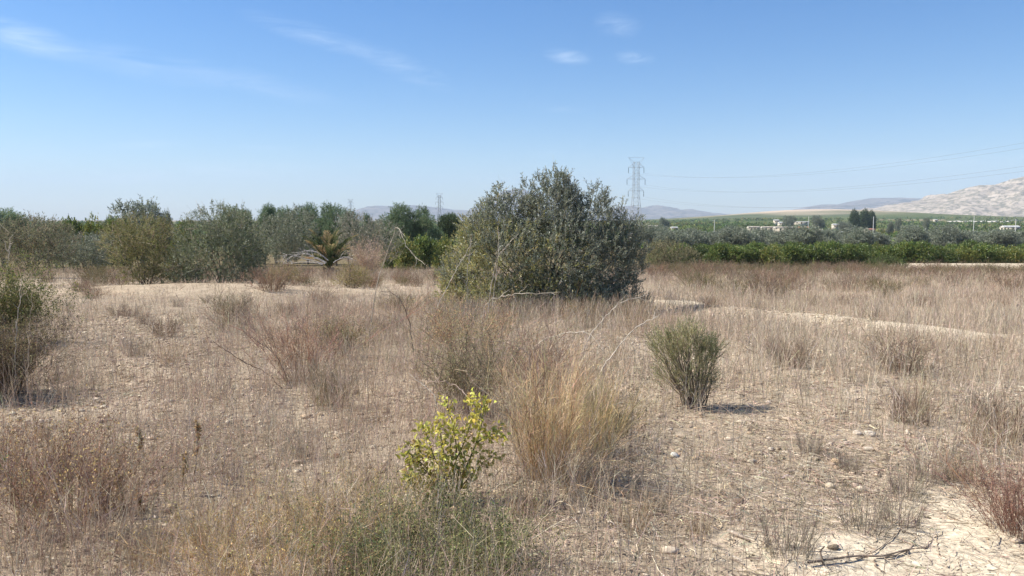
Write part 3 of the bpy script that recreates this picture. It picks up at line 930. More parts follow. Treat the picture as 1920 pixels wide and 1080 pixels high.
for (i, u, D, vt, w, lab) in ((0, 122, 74, 414, 44, 'bright green citrus tree leftmost in the hedge under the sky'), (1, 150, 76, 412, 48, 'bright green citrus tree second in the left hedge'),
                              (2, 183, 75, 410, 48, 'bright green citrus tree third in the left hedge, below the small dark tree'), (3, 215, 77, 412, 50, 'bright green citrus tree in the left hedge below the big rounded tree'),
                              (0, 345, 78, 416, 46, 'bright green citrus tree in the gap left of the dark olive bush'), (1, 250, 76, 416, 50, 'bright green citrus tree right end of the left hedge'),
                              (2, 760, 74, 446, 56, 'bright green citrus tree under the big pine clump'), (3, 795, 76, 444, 54, 'bright green citrus tree between the pine clump and the large olive bush'),
                              (0, 735, 78, 452, 46, 'bright green citrus tree behind the arched cane'), (1, 480, 76, 430, 46, 'green citrus tree behind the right side of the dark olive bush'),
                              (2, 830, 82, 446, 46, 'green citrus tree touching the left side of the large olive bush')):
    place('citrus', i, u, D, lab, vt, w, group='citrus trees on the left')

# citrus orchard beyond the field on the right
k = 0
for row, (D0, n) in enumerate(((90, 21), (95.5, 22), (101, 22), (107, 22), (113, 20), (120, 20), (128, 18), (137, 18))):
    for j in range(n):
        u = 1215 + (1960 - 1215) * (j + .5 + _r.normal() * .14) / n + (row % 2) * 12
        if row == 0 and u < 1330: continue
        sc = _r.uniform(.9, 1.14) * (1.0 if row else 1.03)
        lab = ('leafy green citrus tree in the front row of the orchard beyond the field' if row == 0 else
               'green citrus tree in the rows behind the front of the orchard')
        place('citrus', int(_r.integers(4)), u, D0 + _r.normal() * .7, lab, sc=(sc * .92, sc * .92, sc * _r.uniform(.85, 1.15)),
              group='citrus trees of the front orchard row' if row == 0 else 'citrus trees in the orchard rows behind')
# olives behind the orchard
for (u, D, vt, w) in ((1262, 165, 430, 74), (1300, 172, 428, 60), (1225, 180, 424, 66), (1335, 180, 436, 50), (1385, 170, 424, 86), (1425, 182, 430, 64), (1460, 172, 432, 60), (1505, 168, 424, 80), (1540, 178, 430, 56), (1600, 166, 428, 74),
                      (1640, 190, 436, 50), (1702, 168, 424, 70), (1735, 180, 432, 40), (1766, 170, 421, 54), (1790, 182, 430, 60), (1862, 166, 430, 80), (1905, 180, 432, 60), (1570, 196, 432, 50), (1825, 190, 434, 50), (1360, 200, 430, 60), (1480, 200, 430, 60)):
    place('olive', int(_r.integers(3)), u, D + 12, 'grey-green olive tree standing in the loose row behind the citrus orchard', vt - 4, w * 1.1, group='olive trees behind the citrus orchard')
# trees around the far farms
place('olive', 1, 1243, 560, 'lone dark round tree on the far plain right of the large olive bush', 405, 20)
place('conifer', 0, 1597, 520, 'dark upright conifer on the far plain, left of the pair', 394, 20)
place('conifer', 0, 1616, 540, 'dark conifer in the pair right of the upright one, left member', 393, 20)
place('conifer', 0, 1629, 545, 'dark conifer in the pair right of the upright one, right member', 396, 16)
place('olive', 2, 1530, 560, 'dark rounded tree by the far farm sheds', 401, 26)
place('olive', 0, 1478, 640, 'dark green tree between the far pale sheds', 403, 28)
place('olive', 2, 1664, 420, 'small dark round bush-like tree alone in the far green orchard', 413, 14)
place('olive', 1, 1679, 450, 'small tree behind the small dark round one in the far green orchard', 405, 13)
place('olive', 0, 1732, 470, 'small tree alone in the middle of the far right orchard', 406, 14)
place('olive', 2, 1580, 470, 'low dark tree at the foot of the upright conifer', 413, 30)


# far orchards: a mass of little crowns in rows
def far_orchard():
    rng = np.random.default_rng(15)
    mb = MB()
    X = []; Y = []
    for (D0, D1, step, gap) in ((215, 330, 9, 5.0), (330, 560, 13, 7.0), (560, 1000, 24, 12.0), (1000, 1700, 45, 20.)):
        y = D0
        while y < D1:
            xs = np.arange(-.70 * y, .75 * y, gap) + rng.random() * gap
            X.append(xs + rng.normal(size=len(xs)) * gap * .12); Y.append(np.full(len(xs), y) + rng.normal(size=len(xs)) * .8); y += step
    x = np.concatenate(X); y = np.concatenate(Y)
    keep = (fbm(x, y, 120, 91) > np.where(y > 500, .43, .30)) & (rng.random(len(x)) < .94)
    keep &= np.hypot((x - 60) / 34, (y - 470) / 40) > 1
    x, y = x[keep], y[keep]; n = len(x)
    s = np.clip(1.35 + (y - 215) / 700, 1.3, 3.0) * rng.uniform(.8, 1.15, n)
    q = 24
    d = rdir(rng, n * q).reshape(n, q, 3); d[..., 2] = np.abs(d[..., 2])
    c = np.stack([x, y, H(x, y) + .3], -1)
    P = c[:, None] + d * s[:, None, None] * rng.uniform(.5, 1, (n, q, 1)) * np.array((1.1, 1.1, 1.25))
    cf = _h(np.floor((x + .3 * y) / 110), np.floor(y / 90), 92)
    base = np.array([(.075, .105, .03), (.06, .09, .028), (.11, .135, .038), (.145, .145, .05)])[np.clip((cf * 4).astype(int), 0, 3)]
    col = cvar(rng, n, base, .18, .06)
    leaves(mb, rng, P.reshape(-1, 3), nrm(d + rng.normal(size=d.shape) * .6).reshape(-1, 3), np.repeat(s, q) * .75, np.repeat(s, q) * .55, cvar(rng, n * q, np.repeat(col, q, 0), .18))
    o = mb.build('far_orchard_foliage', M['leaf'])
    tag(o, 'far green orchards covering the plain below the mountains', 'orchards', None, 'stuff')


far_orchard()

# ------------------------------------------------------------------ individual dry shrubs and tufts
def dry_plant(name, label, cat, u, v, n, h, spread, cols, seed, group=None, **kw):
    rng = np.random.default_rng(seed); p = G(u, v); mb = MB()
    broom(mb, rng, p, n, h, spread, cols=cols, **kw)
    return single(mb, name, M['dry'], p, label, cat, group)


# tall tan broom in the middle
p = G(1012, 892); rng = np.random.default_rng(21)
root = thing('dry_broom', 'tall tan dry broom clump right of the yellow-green sapling', 'dry shrub', p)
mb = MB(); broom(mb, rng, p, 36, .72, .34, r0=.09, k=6, w=.006, curl=.05, twigs=4, twl=.25, cols=((.26, .18, .115), (.3, .21, .14)), hvar=.3, t0=.5, lean=(-.06, 0))
broom(mb, rng, p + np.array((.04, 0, 0)), 260, .72, .25, r0=.12, k=6, w=.0034, curl=.09, twigs=7, twl=.26, twang=.7, cols=((.58, .44, .26), (.51, .375, .205), (.66, .52, .34)), lean=(.05, 0), hvar=.5, tw2=2, t0=.4)
mb.build('stems', M['dry'], root)
mb = MB(); broom(mb, rng, p + np.array((.12, -.1, 0)), 150, .42, .85, r0=.12, k=6, w=.0032, curl=.35, twigs=4, twl=.25, cols=((.46, .36, .24), (.40, .29, .18)), lean=(.35, -.1))
mb.build('drooping_stems', M['dry'], root)
dry_plant('dry_broom', 'smaller greenish tan clump at the right shoulder of the tall tan broom', 'dry shrub', 1115, 850, 220, .55, .25, ((.44, .34, .18), (.50, .38, .22), (.38, .31, .16)), 22, r0=.12, twigs=4, twl=.25, curl=.1)

# grey-brown twiggy shrub behind the sapling
def twiggy(name, label, u, v, h, spread, n, cols, leafcols, nleaf, seed, lean=(0, 0), r0=.12, w=.005, tw=7, ll=.012, twl=.34, curl=.12, t0=.3):
    rng = np.random.default_rng(seed); p = G(u, v)
    root = thing(name, label, 'shrub', p)
    mb = MB(); P, q = broom(mb, rng, p, n, h, spread, r0=r0, k=6, w=w, curl=curl, twigs=tw, twl=twl, twang=.75, cols=cols, tw2=3, lean=lean, hvar=.4, t0=t0)
    mb.build('stems', M['dry'], root)
    if nleaf:
        mb = MB(); s = rng.choice(len(q), nleaf)
        pos = q[s] + rng.normal(size=(nleaf, 3)) * .02
        leaves(mb, rng, pos, nrm(rdir(rng, nleaf) + np.array((0, 0, .5))), ll * rng.uniform(.7, 1.5, nleaf), ll * .45, cvar(rng, nleaf, pick(rng, nleaf, leafcols), .22))
        mb.build('foliage', M['leaf'], root)
    return root


twiggy('twiggy_shrub', 'grey-brown twiggy shrub standing behind the yellow-green sapling', 885, 775, .76, .40, 90, ((.19, .15, .105), (.25, .2, .145), (.15, .115, .08)), ((.20, .185, .10), (.15, .14, .075), (.27, .22, .13)), 9000, 23, r0=.14, ll=.014)
twiggy('twiggy_shrub', 'pinkish-brown twiggy shrub behind the top of the tall tan broom', 1010, 745, .62, .40, 90, ((.30, .21, .15), (.26, .18, .13)), ((.34, .25, .17), (.30, .2, .13)), 2500, 24, r0=.2)
twiggy('twiggy_shrub', 'orange-tinted twiggy shrub under the left front of the large olive bush', 880, 672, .72, .5, 100, ((.36, .24, .15), (.31, .21, .13)), ((.40, .27, .15), (.24, .22, .12)), 3500, 43, r0=.35, w=.005, ll=.02)
twiggy('red_twig_shrub', 'reddish-brown shrub with long arms leaning left on the bare slope', 560, 715, .84, .46, 85, ((.33, .21, .15), (.37, .25, .18), (.28, .19, .14)), ((.36, .24, .17), (.36, .27, .18)), 4500, 25, lean=(-.16, .05), r0=.16, w=.006)
twiggy('twiggy_shrub', 'olive-brown round shrub right of the reddish shrub', 640, 672, .48, .48, 90, BROWN, ((.17, .155, .08), (.14, .125, .065), (.22, .18, .1)), 5000, 26, r0=.14, ll=.02)
twiggy('red_twig_shrub', 'dense reddish-mauve shrub at the right edge near the sandy patch', 1922, 1000, .38, .42, 300, ((.27, .165, .125), (.32, .20, .15), (.22, .135, .10)), None, 0, 27, r0=.16, w=.003, tw=6, twl=.3)
twiggy('red_twig_shrub', 'dark reddish shrub beside the cut left edge of the picture, in the nearer pair', -14, 745, .74, .40, 230, ((.15, .115, .085), (.18, .14, .105), (.11, .085, .06)), ((.12, .10, .06), (.15, .125, .07)), 11000, 28, r0=.22, w=.005, ll=.022)
rt = twiggy('evergreen_broom', 'dark green broom shrub with pale bare stems at the left edge of the picture', -8, 650, 1.05, .40, 210, ((.19, .16, .09), (.13, .12, .06), (.27, .23, .13)), ((.07, .085, .035), (.10, .11, .045), (.16, .15, .055)), 20000, 29, r0=.28, w=.005, ll=.03, curl=.18)
twiggy('red_twig_shrub', 'tangled dark reddish shrub in the lower left corner area with small ochre seed heads', 135, 985, .48, .55, 170, ((.28, .18, .13), (.32, .22, .155), (.22, .15, .11)), ((.35, .26, .12), (.20, .13, .08), (.15, .10, .06)), 3500, 30, r0=.22, w=.0035, ll=.016)
twiggy('red_twig_shrub', 'smaller reddish shrub above the tangled one on the left', 60, 880, .38, .55, 100, ((.22, .135, .095), (.27, .18, .125)), ((.36, .27, .13), (.24, .15, .09)), 1800, 31, r0=.2, w=.003, ll=.014)
twiggy('green_scrub', 'low grey-green scrub spreading along the bottom edge below the sapling', 800, 1080, .28, .6, 330, ((.22, .20, .12), (.30, .25, .16), (.17, .16, .09)), ((.105, .12, .055), (.14, .145, .065), (.19, .18, .085)), 15000, 32, r0=.34, w=.0026, ll=.014, tw=6)
twiggy('ochre_scrub', 'fine ochre scrub at the bottom edge left of the grey-green scrub', 520, 1070, .32, .5, 300, ((.46, .33, .17), (.40, .28, .14), (.52, .40, .24)), ((.40, .30, .12), (.3, .25, .1)), 3000, 33, r0=.36, w=.0024, ll=.01, tw=6)
twiggy('ochre_scrub', 'thin straw-coloured scrub between the ochre scrub and the sapling', 660, 1010, .34, .45, 160, ((.50, .39, .25), (.44, .32, .19)), ((.36, .29, .13),), 1200, 34, r0=.25, w=.0024, ll=.01, tw=5)
twiggy('dry_broom', 'brown-grey mound of broken straw at the very bottom left corner', 60, 1090, .24, .75, 200, ((.30, .22, .16), (.36, .28, .2), (.24, .16, .115)), None, 0, 35, r0=.4, w=.0026, tw=5)

# conifer-like shrub on the right
def conifer_shrub():
    rng = np.random.default_rng(36); p = G(1302, 765)
    root = thing('evergreen_broom', 'upright feathery green shrub alone on the stony ground right of the large olive bush', 'shrub', p)
    y = p[1]
    lob = pxlobes([(1278, 640, 20, 26), (1246, 660, 20, 34), (1262, 652, 16, 30), (1322, 668, 16, 30), (1292, 690, 36, 40, -.05), (1256, 705, 24, 28), (1322, 712, 18, 30), (1302, 735, 24, 24), (1292, 626, 8, 18), (1312, 645, 8, 24), (1338, 660, 8, 22), (1230, 645, 9, 24)], y, .19)
    n = 1300
    q, o, k = in_lobes(rng, lob, n, .45)
    axis = nrm(q - (p + np.array((0, 0, -.25))))
    sd = nrm(axis * 1.0 + o * .35 + rng.normal(size=q.shape) * .22)
    sun_side = np.clip((p[0] - q[:, 0]) * 3.0 + .6 + (vn(q[:, 0] * 3, q[:, 2] * 3, .2, 66) - .5), 0, 1)[:, None] * (.3 + .7 * rng.random((n, 1)))  # sunlit left side put into the leaf colour as a yellow tint
    col = np.array((.085, .105, .055)) * (1 - sun_side) + np.array((.34, .31, .17)) * sun_side
    mb = MB(); st = MB()
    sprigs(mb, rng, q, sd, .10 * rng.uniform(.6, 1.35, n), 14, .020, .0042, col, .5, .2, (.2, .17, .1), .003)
    for i in range(40):
        e = q[rng.integers(n)]
        b0 = p + np.array((rng.normal() * .045, rng.normal() * .03, -.03))
        tube(st, wob(rng, b0, e, 6, .07), .007, .0022, np.array((.24, .19, .14)) * rng.uniform(.7, 1.4), 4)
    for i in range(70):
        b0 = q[rng.integers(n)]; b0 = b0 + (p - b0) * rng.uniform(.1, .5)
        e = b0 + nrm(np.array((rng.normal() * .6 - .3, rng.normal() * .4 - .4, .5))) * rng.uniform(.06, .16)
        tube(st, wob(rng, b0, e, 4, .1), .0025, .001, np.array((.42, .36, .28)) * rng.uniform(.7, 1.2), 3)
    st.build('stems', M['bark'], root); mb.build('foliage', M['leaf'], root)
    mb = MB()
    for a, b, c in ((1290, 760, 1277), (1296, 762, 1310), (1300, 765, 1325), (1292, 765, 1262)):
        q0 = p + np.array(((a - 1302) / F * p[1], -.05, -.01)); q1 = q0 + np.array(((c - a) / F * p[1] * 1.6, -.06, .22 + .1 * rng.random()))
        P = wob(rng, q0, q1, 6, .1); tube(mb, P, .006, .002, (.46, .40, .32), 4)
        for w_ in range(4):
            s = P[2 + w_ % 3]; tube(mb, wob(rng, s, s + rng.normal(size=3) * np.array((.07, .03, .03)) + np.array((0, 0, .05)), 4, .1), .003, .0012, (.46, .40, .32), 4)
    mb.build('dead_branch', M['bark'], root)


conifer_shrub()


# yellow-green citrus sapling
def sapling():
    rng = np.random.default_rng(37); p = G(846, 945)
    root = thing('citrus_sapling', 'young citrus sapling with glossy yellow-green leaves in the foreground', 'sapling', p)
    st = MB(); mb = MB()
    y = p[1]
    lines = [[(846, 945), (850, 900), (856, 850), (850, 800), (838, 760), (836, 748)],
             [(846, 945), (810, 932), (775, 915), (762, 880)], [(846, 945), (820, 900), (785, 865), (766, 872)],
             [(846, 945), (838, 905), (815, 860), (800, 815), (792, 800)],
             [(846, 945), (830, 915), (795, 880), (768, 850), (757, 845)],
             [(848, 930), (872, 880), (893, 830), (905, 785), (908, 750)],
             [(850, 940), (875, 900), (905, 870), (935, 845)],
             [(846, 945), (825, 925), (790, 905), (772, 895)],
             [(856, 860), (870, 830), (880, 800), (884, 790)],
             [(838, 905), (832, 850), (825, 810), (822, 785)],
             [(850, 890), (845, 830), (860, 790)],
             [(893, 830), (920, 815), (940, 812)],
             [(905, 785), (890, 760), (884, 748)],
             [(815, 860), (790, 850), (780, 825)],
             [(850, 900), (835, 880), (840, 840)],
             [(850, 935), (866, 905), (858, 870)]]
    for li, ln in enumerate(lines):
        dy = rng.normal() * .10
        L = smoothline([at(u, v, y + dy * i / len(ln)) for i, (u, v) in enumerate(ln)], 12)
        tube(st, L, .006 if li < 6 else .004, .0016, (.13, .14, .05) if li % 3 else (.2, .17, .1), 5)
        nl = int(85 + 20 * rng.random()) if li < 8 else 60
        t = rng.uniform(.15, 1, nl) * 11; i0 = np.minimum(t.astype(int), 10); f = (t - i0)[:, None]
        q = L[i0] * (1 - f) + L[i0 + 1] * f
        ax = nrm(L[i0 + 1] - L[i0])
        q = q + rng.normal(size=q.shape) * .022
        d = nrm(ax * .45 + rdir(rng, nl) * .9 + np.array((0, 0, .18)))
        h = (q[:, 2] - p[2])
        young = np.clip((h - .28) * 2.2 + rng.normal(size=nl) * .3, 0, 1)[:, None]
        col = np.array((.29, .27, .06)) * (1 - young) + np.array((.45, .40, .085)) * young
        brown = rng.random(nl) < .05
        col[brown] = (.3, .2, .08)
        leaves(mb, rng, q, d, rng.uniform(.022, .046, nl), rng.uniform(.012, .021, nl), cvar(rng, nl, col, .2, .06), True)
    st.build('stems', M['bark'], root); mb.build('foliage', M['citrus'], root)


sapling()


# dwarf palm with drying fronds
def palm():
    rng = np.random.default_rng(38); D = 50
    p = base_at(617, D)
    root = thing('palm_tree', 'stunted palm with half-dried fronds at the back of the clearing', 'palm', p)
    st = MB(); top = p + np.array((0, 0, .5))
    tube(st, [p - np.array((0, 0, .1)), p + np.array((.03, 0, .3)), top], .26, .22, (.16, .12, .085), 9)
    for i in range(60):
        a = rng.random() * 2 * PI; z = rng.uniform(.05, .5)
        q = p + np.array((math.cos(a) * .22, math.sin(a) * .22, z))
        tube(st, [q, q + np.array((math.cos(a) * .14, math.sin(a) * .14, .14))], .05, .02, (.2, .15, .1), 4)
    st.build('trunk', M['bark'], root)
    nf = 44
    for i in range(nf):
        a = i * 2.399 + rng.normal() * .2; el = 1.52 - .80 * (i / nf) ** 1.3 + rng.normal() * .14
        L = 3.3 * rng.uniform(.65, 1.1) * (1 if i < 32 else .6)
        dh = np.array((math.cos(a), math.sin(a), 0))
        t = np.linspace(0, 1, 9)[:, None]
        P = top + dh * L * (math.cos(el) * t + .12 * t ** 2) + np.array((0, 0, 1)) * L * (math.sin(el) * t - .30 * t ** 2.4)
        P[:, 2] = np.maximum(P[:, 2], p[2] + .08)
        dead = (rng.random() < .2) or i > 40
        c = np.array((.27, .21, .12)) if dead else np.array((.06, .08, .036))
        mb = MB(); tube(mb, P, .02, .006, c * 1.3 if not dead else c, 4)
        m_ = 60; tt = np.linspace(.18, .99, m_) * 8; i0 = np.minimum(tt.astype(int), 7); f = (tt - i0)[:, None]
        q = P[i0] * (1 - f) + P[i0 + 1] * f; ax = nrm(P[i0 + 1] - P[i0])
        sd = np.cross(ax, np.array((0, 0, 1.))); sd = nrm(sd) * np.where(np.arange(m_) % 2 == 0, 1, -1)[:, None]
        d = nrm(ax * .9 + sd * .8 + np.array((0, 0, .3)) + rng.normal(size=(m_, 3)) * .1)
        col = cvar(rng, m_, c, .15)
        tip = np.clip(np.linspace(-.6, 1.2, m_), 0, 1)[:, None] * (.7 if rng.random() < .35 else .1) * (0 if dead else 1)
        col = col * (1 - tip) + np.array((.32, .25, .13)) * tip
        ll = .42 * np.sin(np.linspace(.35, 2.9, m_)) + .08
        leaves(mb, rng, q, d, ll, .05, col)
        mb.build('dead_frond' if dead else 'frond', M['palm'], root)


palm()


def bare_branch(name, label, cat, lines, r, col, seed, subs=6, sl=.4, dy=0.0, group=None, y=None):
    """dead wood from pixel lines on or over the ground"""
    rng = np.random.default_rng(seed); mb = MB()
    p = None
    for ln, yy in lines:
        pts = [at(u, v, yy + dy * i) for i, (u, v) in enumerate(ln)]
        L = smoothline(pts, 20)
        L = L + rng.normal(size=L.shape) * r * .5
        if p is None: p = L[0].copy()
        tube(mb, L, r, r * .3, np.asarray(col) * rng.uniform(.85, 1.15), 6)
        for s in range(subs):
            i = int(rng.integers(5, 19)); ax = nrm(L[min(i + 1, 19)] - L[i - 1])
            e = L[i] + nrm(ax * .9 + rdir(rng, 1)[0] * .7) * sl * rng.uniform(.4, 1.1)
            e[2] = max(e[2], float(H(e[0], e[1])) + r)
            tube(mb, wob(rng, L[i], e, 6, .1), r * .45, r * .12, np.asarray(col) * rng.uniform(.85, 1.15), 4)
    return single(mb, name, M['bark'], p, label, cat, group)


D = 45
bare_branch('dead_branch', 'bleached silver-grey dead branches lying left of the palm foot', 'dead branch',
            [([(612, 492), (590, 482), (565, 476), (535, 486)], D), ([(612, 494), (585, 480), (572, 468)], D + .4), ([(610, 494), (580, 488), (545, 478), (528, 482)], D - .3), ([(605, 496), (575, 491), (540, 494), (522, 488)], D - .5),
             ([(615, 488), (596, 474), (575, 470), (556, 477)], D + .6), ([(625, 492), (645, 482), (660, 485)], D + .2)], .026, (.46, .43, .40), 39, 8, .8)

# fallen branch on the sand at the lower right
def fallen():
    rng = np.random.default_rng(40); mb = MB()
    def gl(pts, lift=.012): return smoothline([G(u, v) + np.array((0, 0, lift)) for u, v in pts], 18)
    dark = (.24, .185, .14); mid = (.36, .29, .22)
    main = gl([(1515, 1063), (1560, 1056), (1610, 1050), (1655, 1050), (1700, 1038), (1740, 1034)], .02)
    tube(mb, main, .0065, .003, dark, 7)
    for pts, r, c in (([(1645, 1050), (1690, 1040), (1715, 1025), (1745, 1030)], .008, mid), ([(1640, 1053), (1645, 1068), (1660, 1078)], .007, dark), ([(1605, 1050), (1640, 1038), (1685, 1000), (1690, 996)], .006, mid),
                      ([(1700, 1040), (1714, 1015), (1720, 1008)], .005, mid), ([(1690, 999), (1725, 1006), (1765, 1006)], .005, dark), ([(1735, 1030), (1750, 1012), (1764, 1005)], .006, mid), ([(1680, 1060), (1720, 1066), (1740, 1078)], .004, mid)):
        L = gl(pts, .008); L = L + rng.normal(size=L.shape) * .003
        tube(mb, L, r * .62, r * .2, c, 6)
    s = G(1545, 1060)
    tube(mb, smoothline([s, s + np.array((-.01, 0, .03)), s + np.array((-.014, .01, .06)), s + np.array((.004, .01, .085))], 10), .007, .003, dark, 6)
    single(mb, 'fallen_branch', M['bark'], main[0], 'dark fallen branch lying on the pale sandy patch', 'branch')


fallen()
for i, (pts, r, c, lab) in enumerate((
        ([(1365, 1000), (1385, 1008), (1405, 1018)], .012, (.36, .30, .24), 'pale broken stick near the bottom, left of the fallen branch'),
        ([(1378, 862), (1392, 866), (1410, 867)], .006, (.16, .12, .09), 'short dark stick on the stony ground below the upright feathery shrub'),
        ([(1505, 905), (1540, 906), (1575, 906), (1622, 908)], .006, (.17, .13, .1), 'long thin dark stick on the bare stony ground at right'),
        ([(1290, 885), (1320, 902), (1326, 905)], .005, (.2, .15, .11), 'thin dark stick slanting by the little rise of soil at right'),
        ([(1368, 1050), (1385, 1056), (1398, 1066)], .006, (.22, .17, .13), 'thin curved stick at the bottom edge right of the scrub'),
        ([(290, 960), (320, 958), (345, 957)], .006, (.42, .35, .27), 'pale thin stick on the ground right of the tangled reddish shrub'))):
    mb = MB(); L = smoothline([G(u, v) + np.array((0, 0, r)) for u, v in pts], 10); tube(mb, L, r, r * .5, c, 6)
    single(mb, 'stick', M['bark'], L[0], lab, 'stick')

# long arching canes
for i, (y, r, c, lab, pts) in enumerate((
        (7.0, .0065, (.62, .48, .38), 'pale cane arching left from above the tall tan broom', [(1006, 800), (1002, 730), (990, 668), (972, 652), (945, 642), (915, 640), (868, 632)]),
        (7.6, .0060, (.60, .53, .43), 'pale cane rising right beside the upright feathery shrub', [(1105, 760), (1132, 688), (1160, 648), (1200, 610), (1238, 590)]),
        (8.2, .0058, (.56, .49, .40), 'long pale cane slanting right below the large olive bush', [(1085, 720), (1100, 640), (1130, 600), (1165, 568), (1215, 552)]),
        (7.8, .0054, (.60, .53, .42), 'pale cane bowed like a bridge behind the tall tan broom', [(985, 690), (1008, 645), (1040, 629), (1088, 622), (1112, 632), (1132, 660)]),
        (10.5, .0070, (.50, .44, .35), 'pale cane arching right at the left foot of the large olive bush', [(895, 690), (910, 574), (945, 556), (985, 550), (1040, 551)]),
        (13.0, .0075, (.52, .46, .37), 'straight pale cane leaning right across the left side of the large olive bush', [(800, 650), (828, 560), (856, 505), (884, 456)]),
        (12.5, .0065, (.46, .41, .35), 'pale cane forking upward in front of the large olive bush', [(910, 640), (917, 560), (928, 500), (940, 472), (972, 438)]),
        (12.8, .0060, (.46, .41, .35), 'thin upright cane beside the leaning one on the left of the olive bush', [(874, 640), (876, 560), (877, 500), (886, 440)]),
        (12.0, .0060, (.45, .40, .33), 'thin upright cane just left of the forking cane', [(918, 650), (925, 560), (934, 480), (935, 435)]),
        (10.0, .0052, (.46, .41, .33), 'broken pale cane bent over at its tip left of the large olive bush', [(690, 650), (705, 540), (735, 448), (745, 426), (758, 452), (775, 478), (797, 496)]),
        (8.6, .0055, (.16, .125, .10), 'dark stem arching left, alone on the pale slope', [(782, 720), (775, 655), (766, 600), (752, 566), (735, 549), (712, 547)]),
        (5.6, .0055, (.54, .41, .32), 'pale bent stem curving down to the top of the sapling', [(905, 790), (880, 755), (860, 727), (830, 716), (800, 716)]),
        (5.5, .0030, (.50, .44, .35), 'thin straight straw leaning left just above the sapling', [(830, 800), (815, 745), (790, 720), (765, 700)]),
        (40., .0260, (.46, .41, .34), 'bare pale pole-like stalk among the brownish bush at the far left', [(14, 520), (15, 490), (18, 460), (20, 445)]),
        (6.6, .0042, (.46, .39, .31), 'pale leaning stem in front of the shrubs at the left edge', [(50, 770), (52, 700), (55, 620), (62, 545)]),
        (6.8, .0045, (.44, .38, .30), 'pale stem left of the leaning stem at the left edge', [(28, 740), (30, 640), (34, 580), (42, 520)]),
        (3.55, .0035, (.50, .42, .30), 'pale straw crossing the ground below the tall tan broom', [(960, 1040), (995, 1000), (1030, 960), (1060, 930)]),
        (7.4, .0045, (.19, .14, .10), 'lower dark arm lying left of the reddish shrub', [(530, 730), (500, 700), (460, 680), (420, 655), (400, 640)]),
        (7.6, .0045, (.19, .14, .10), 'upper dark arm reaching left from the reddish shrub', [(545, 725), (520, 670), (490, 645), (455, 622)]),
        (4.9, .0028, (.30, .24, .18), 'tall straight stalk on the stony ground right of the tall tan broom', [(1245, 990), (1242, 930), (1240, 890)]),
        (3.6, .0028, (.36, .29, .22), 'upright stalk standing on the sandy patch', [(1758, 1100), (1756, 1040), (1754, 985)]))):
    rng = np.random.default_rng(300 + i); mb = MB()
    dy = rng.normal() * .12
    pw = [at(u, v, y + dy * j) for j, (u, v) in enumerate(pts)]
    g = on_ground(pw[0][0], pw[0][1])
    pw = [g] + pw if pw[0][2] - g[2] > .08 else [g] + pw[1:]
    L = smoothline(pw, 26)
    L = L + rng.normal(size=L.shape) * r * .9
    L[:, 2] = np.maximum(L[:, 2], H(L[:, 0], L[:, 1]) + r)
    tube(mb, L, r * 1.1, r * .45, c, 5)
    for s in range(5):
        q = int(rng.integers(12, 25)); e = L[q] + nrm(nrm(L[q] - L[q - 1]) + rdir(rng, 1)[0] * .7) * (.02 * y) * rng.uniform(.4, 1)
        tube(mb, wob(rng, L[q], e, 5, .1), r * .5, r * .2, c, 4)
    single(mb, 'dry_cane', M['bark'], L[0], lab, 'dry cane')

# dried flower spikes on the left
for i, (u, v, h, lab) in enumerate(((358, 905, .36, 'tall dried flower spike with a curled ochre seed head'), (345, 930, .24, 'shorter dried flower spike left of the tall one'), (262, 880, .26, 'dried dark flower spike leaning right among the reddish shrubs'),
                                    (235, 970, .22, 'dried ochre seed spike low in the tangled reddish shrub'), (150, 950, .24, 'dried ochre seed spike at the middle of the tangled reddish shrub'), (270, 1000, .20, 'low dried ochre seed spike right of the tangled reddish shrub'))):
    rng = np.random.default_rng(330 + i); p = G(u, v)
    root = thing('dry_flower_spike', lab, 'dry flower', p)
    a = wob(rng, p, p + np.array((rng.normal() * .03, 0, h)), 8, .08)
    mb = MB(); tube(mb, a, .004, .002, (.2, .15, .1), 5); mb.build('stem', M['bark'], root)
    n = 130; t = rng.uniform(.45, 1, n) * 7; i0 = np.minimum(t.astype(int), 6); f = (t - i0)[:, None]
    q = a[i0] * (1 - f) + a[i0 + 1] * f
    mb = MB(); leaves(mb, rng, q, nrm(rdir(rng, n) + np.array((0, 0, .4))), .024, .015, cvar(rng, n, pick(rng, n, ((.56, .43, .25), (.40, .29, .17), (.48, .35, .19))), .2))
    mb.build('seed_head', M['dry'], root)

# green sprig at the left border
bush('green_shrub', 'small bright green leafy shrub cut by the left border in the foreground', 'shrub', -2, 4.6, [(0, 880, 12, 26), (4, 915, 10, 18)], 70, 7, .05, .03, .012, ((.12, .19, .03), (.16, .22, .04)), M['citrus'], depth=.08, stems=4, stem_r=.004, seed=341)

# grass tufts on the right and scattered small dry shrubs; each a thing
tp = {}
for i in range(4):
    rng = np.random.default_rng(350 + i); mb = MB()
    broom(mb, rng, (0, 0, 0), 170, .24, .34, r0=.09, k=4, w=.0022, curl=.12, twigs=3, twl=.3, cols=GREY if i % 2 else TAN, hvar=.5)
    tp['tuft', i] = single(mb, 'dry_grass_tuft', M['dry'], (0, 0, 0), '-', 'grass tuft')
for i in range(5):
    rng = np.random.default_rng(360 + i); mb = MB()
    broom(mb, rng, (0, 0, 0), 120, .55, .5, r0=.22, k=4, w=.007, curl=.15, twigs=7, twl=.35, twang=.8, cols=(((.20, .145, .10), (.25, .185, .13)), ((.24, .165, .11), (.28, .2, .14)), ((.18, .145, .085), (.22, .18, .11)), ((.28, .22, .155), (.23, .17, .12)), ((.17, .15, .08), (.21, .18, .1)))[i], tw2=2, hvar=.5)
    tp['shrub', i] = single(mb, 'dry_shrub', M['dry'], (0, 0, 0), '-', 'dry shrub')
tused = set()


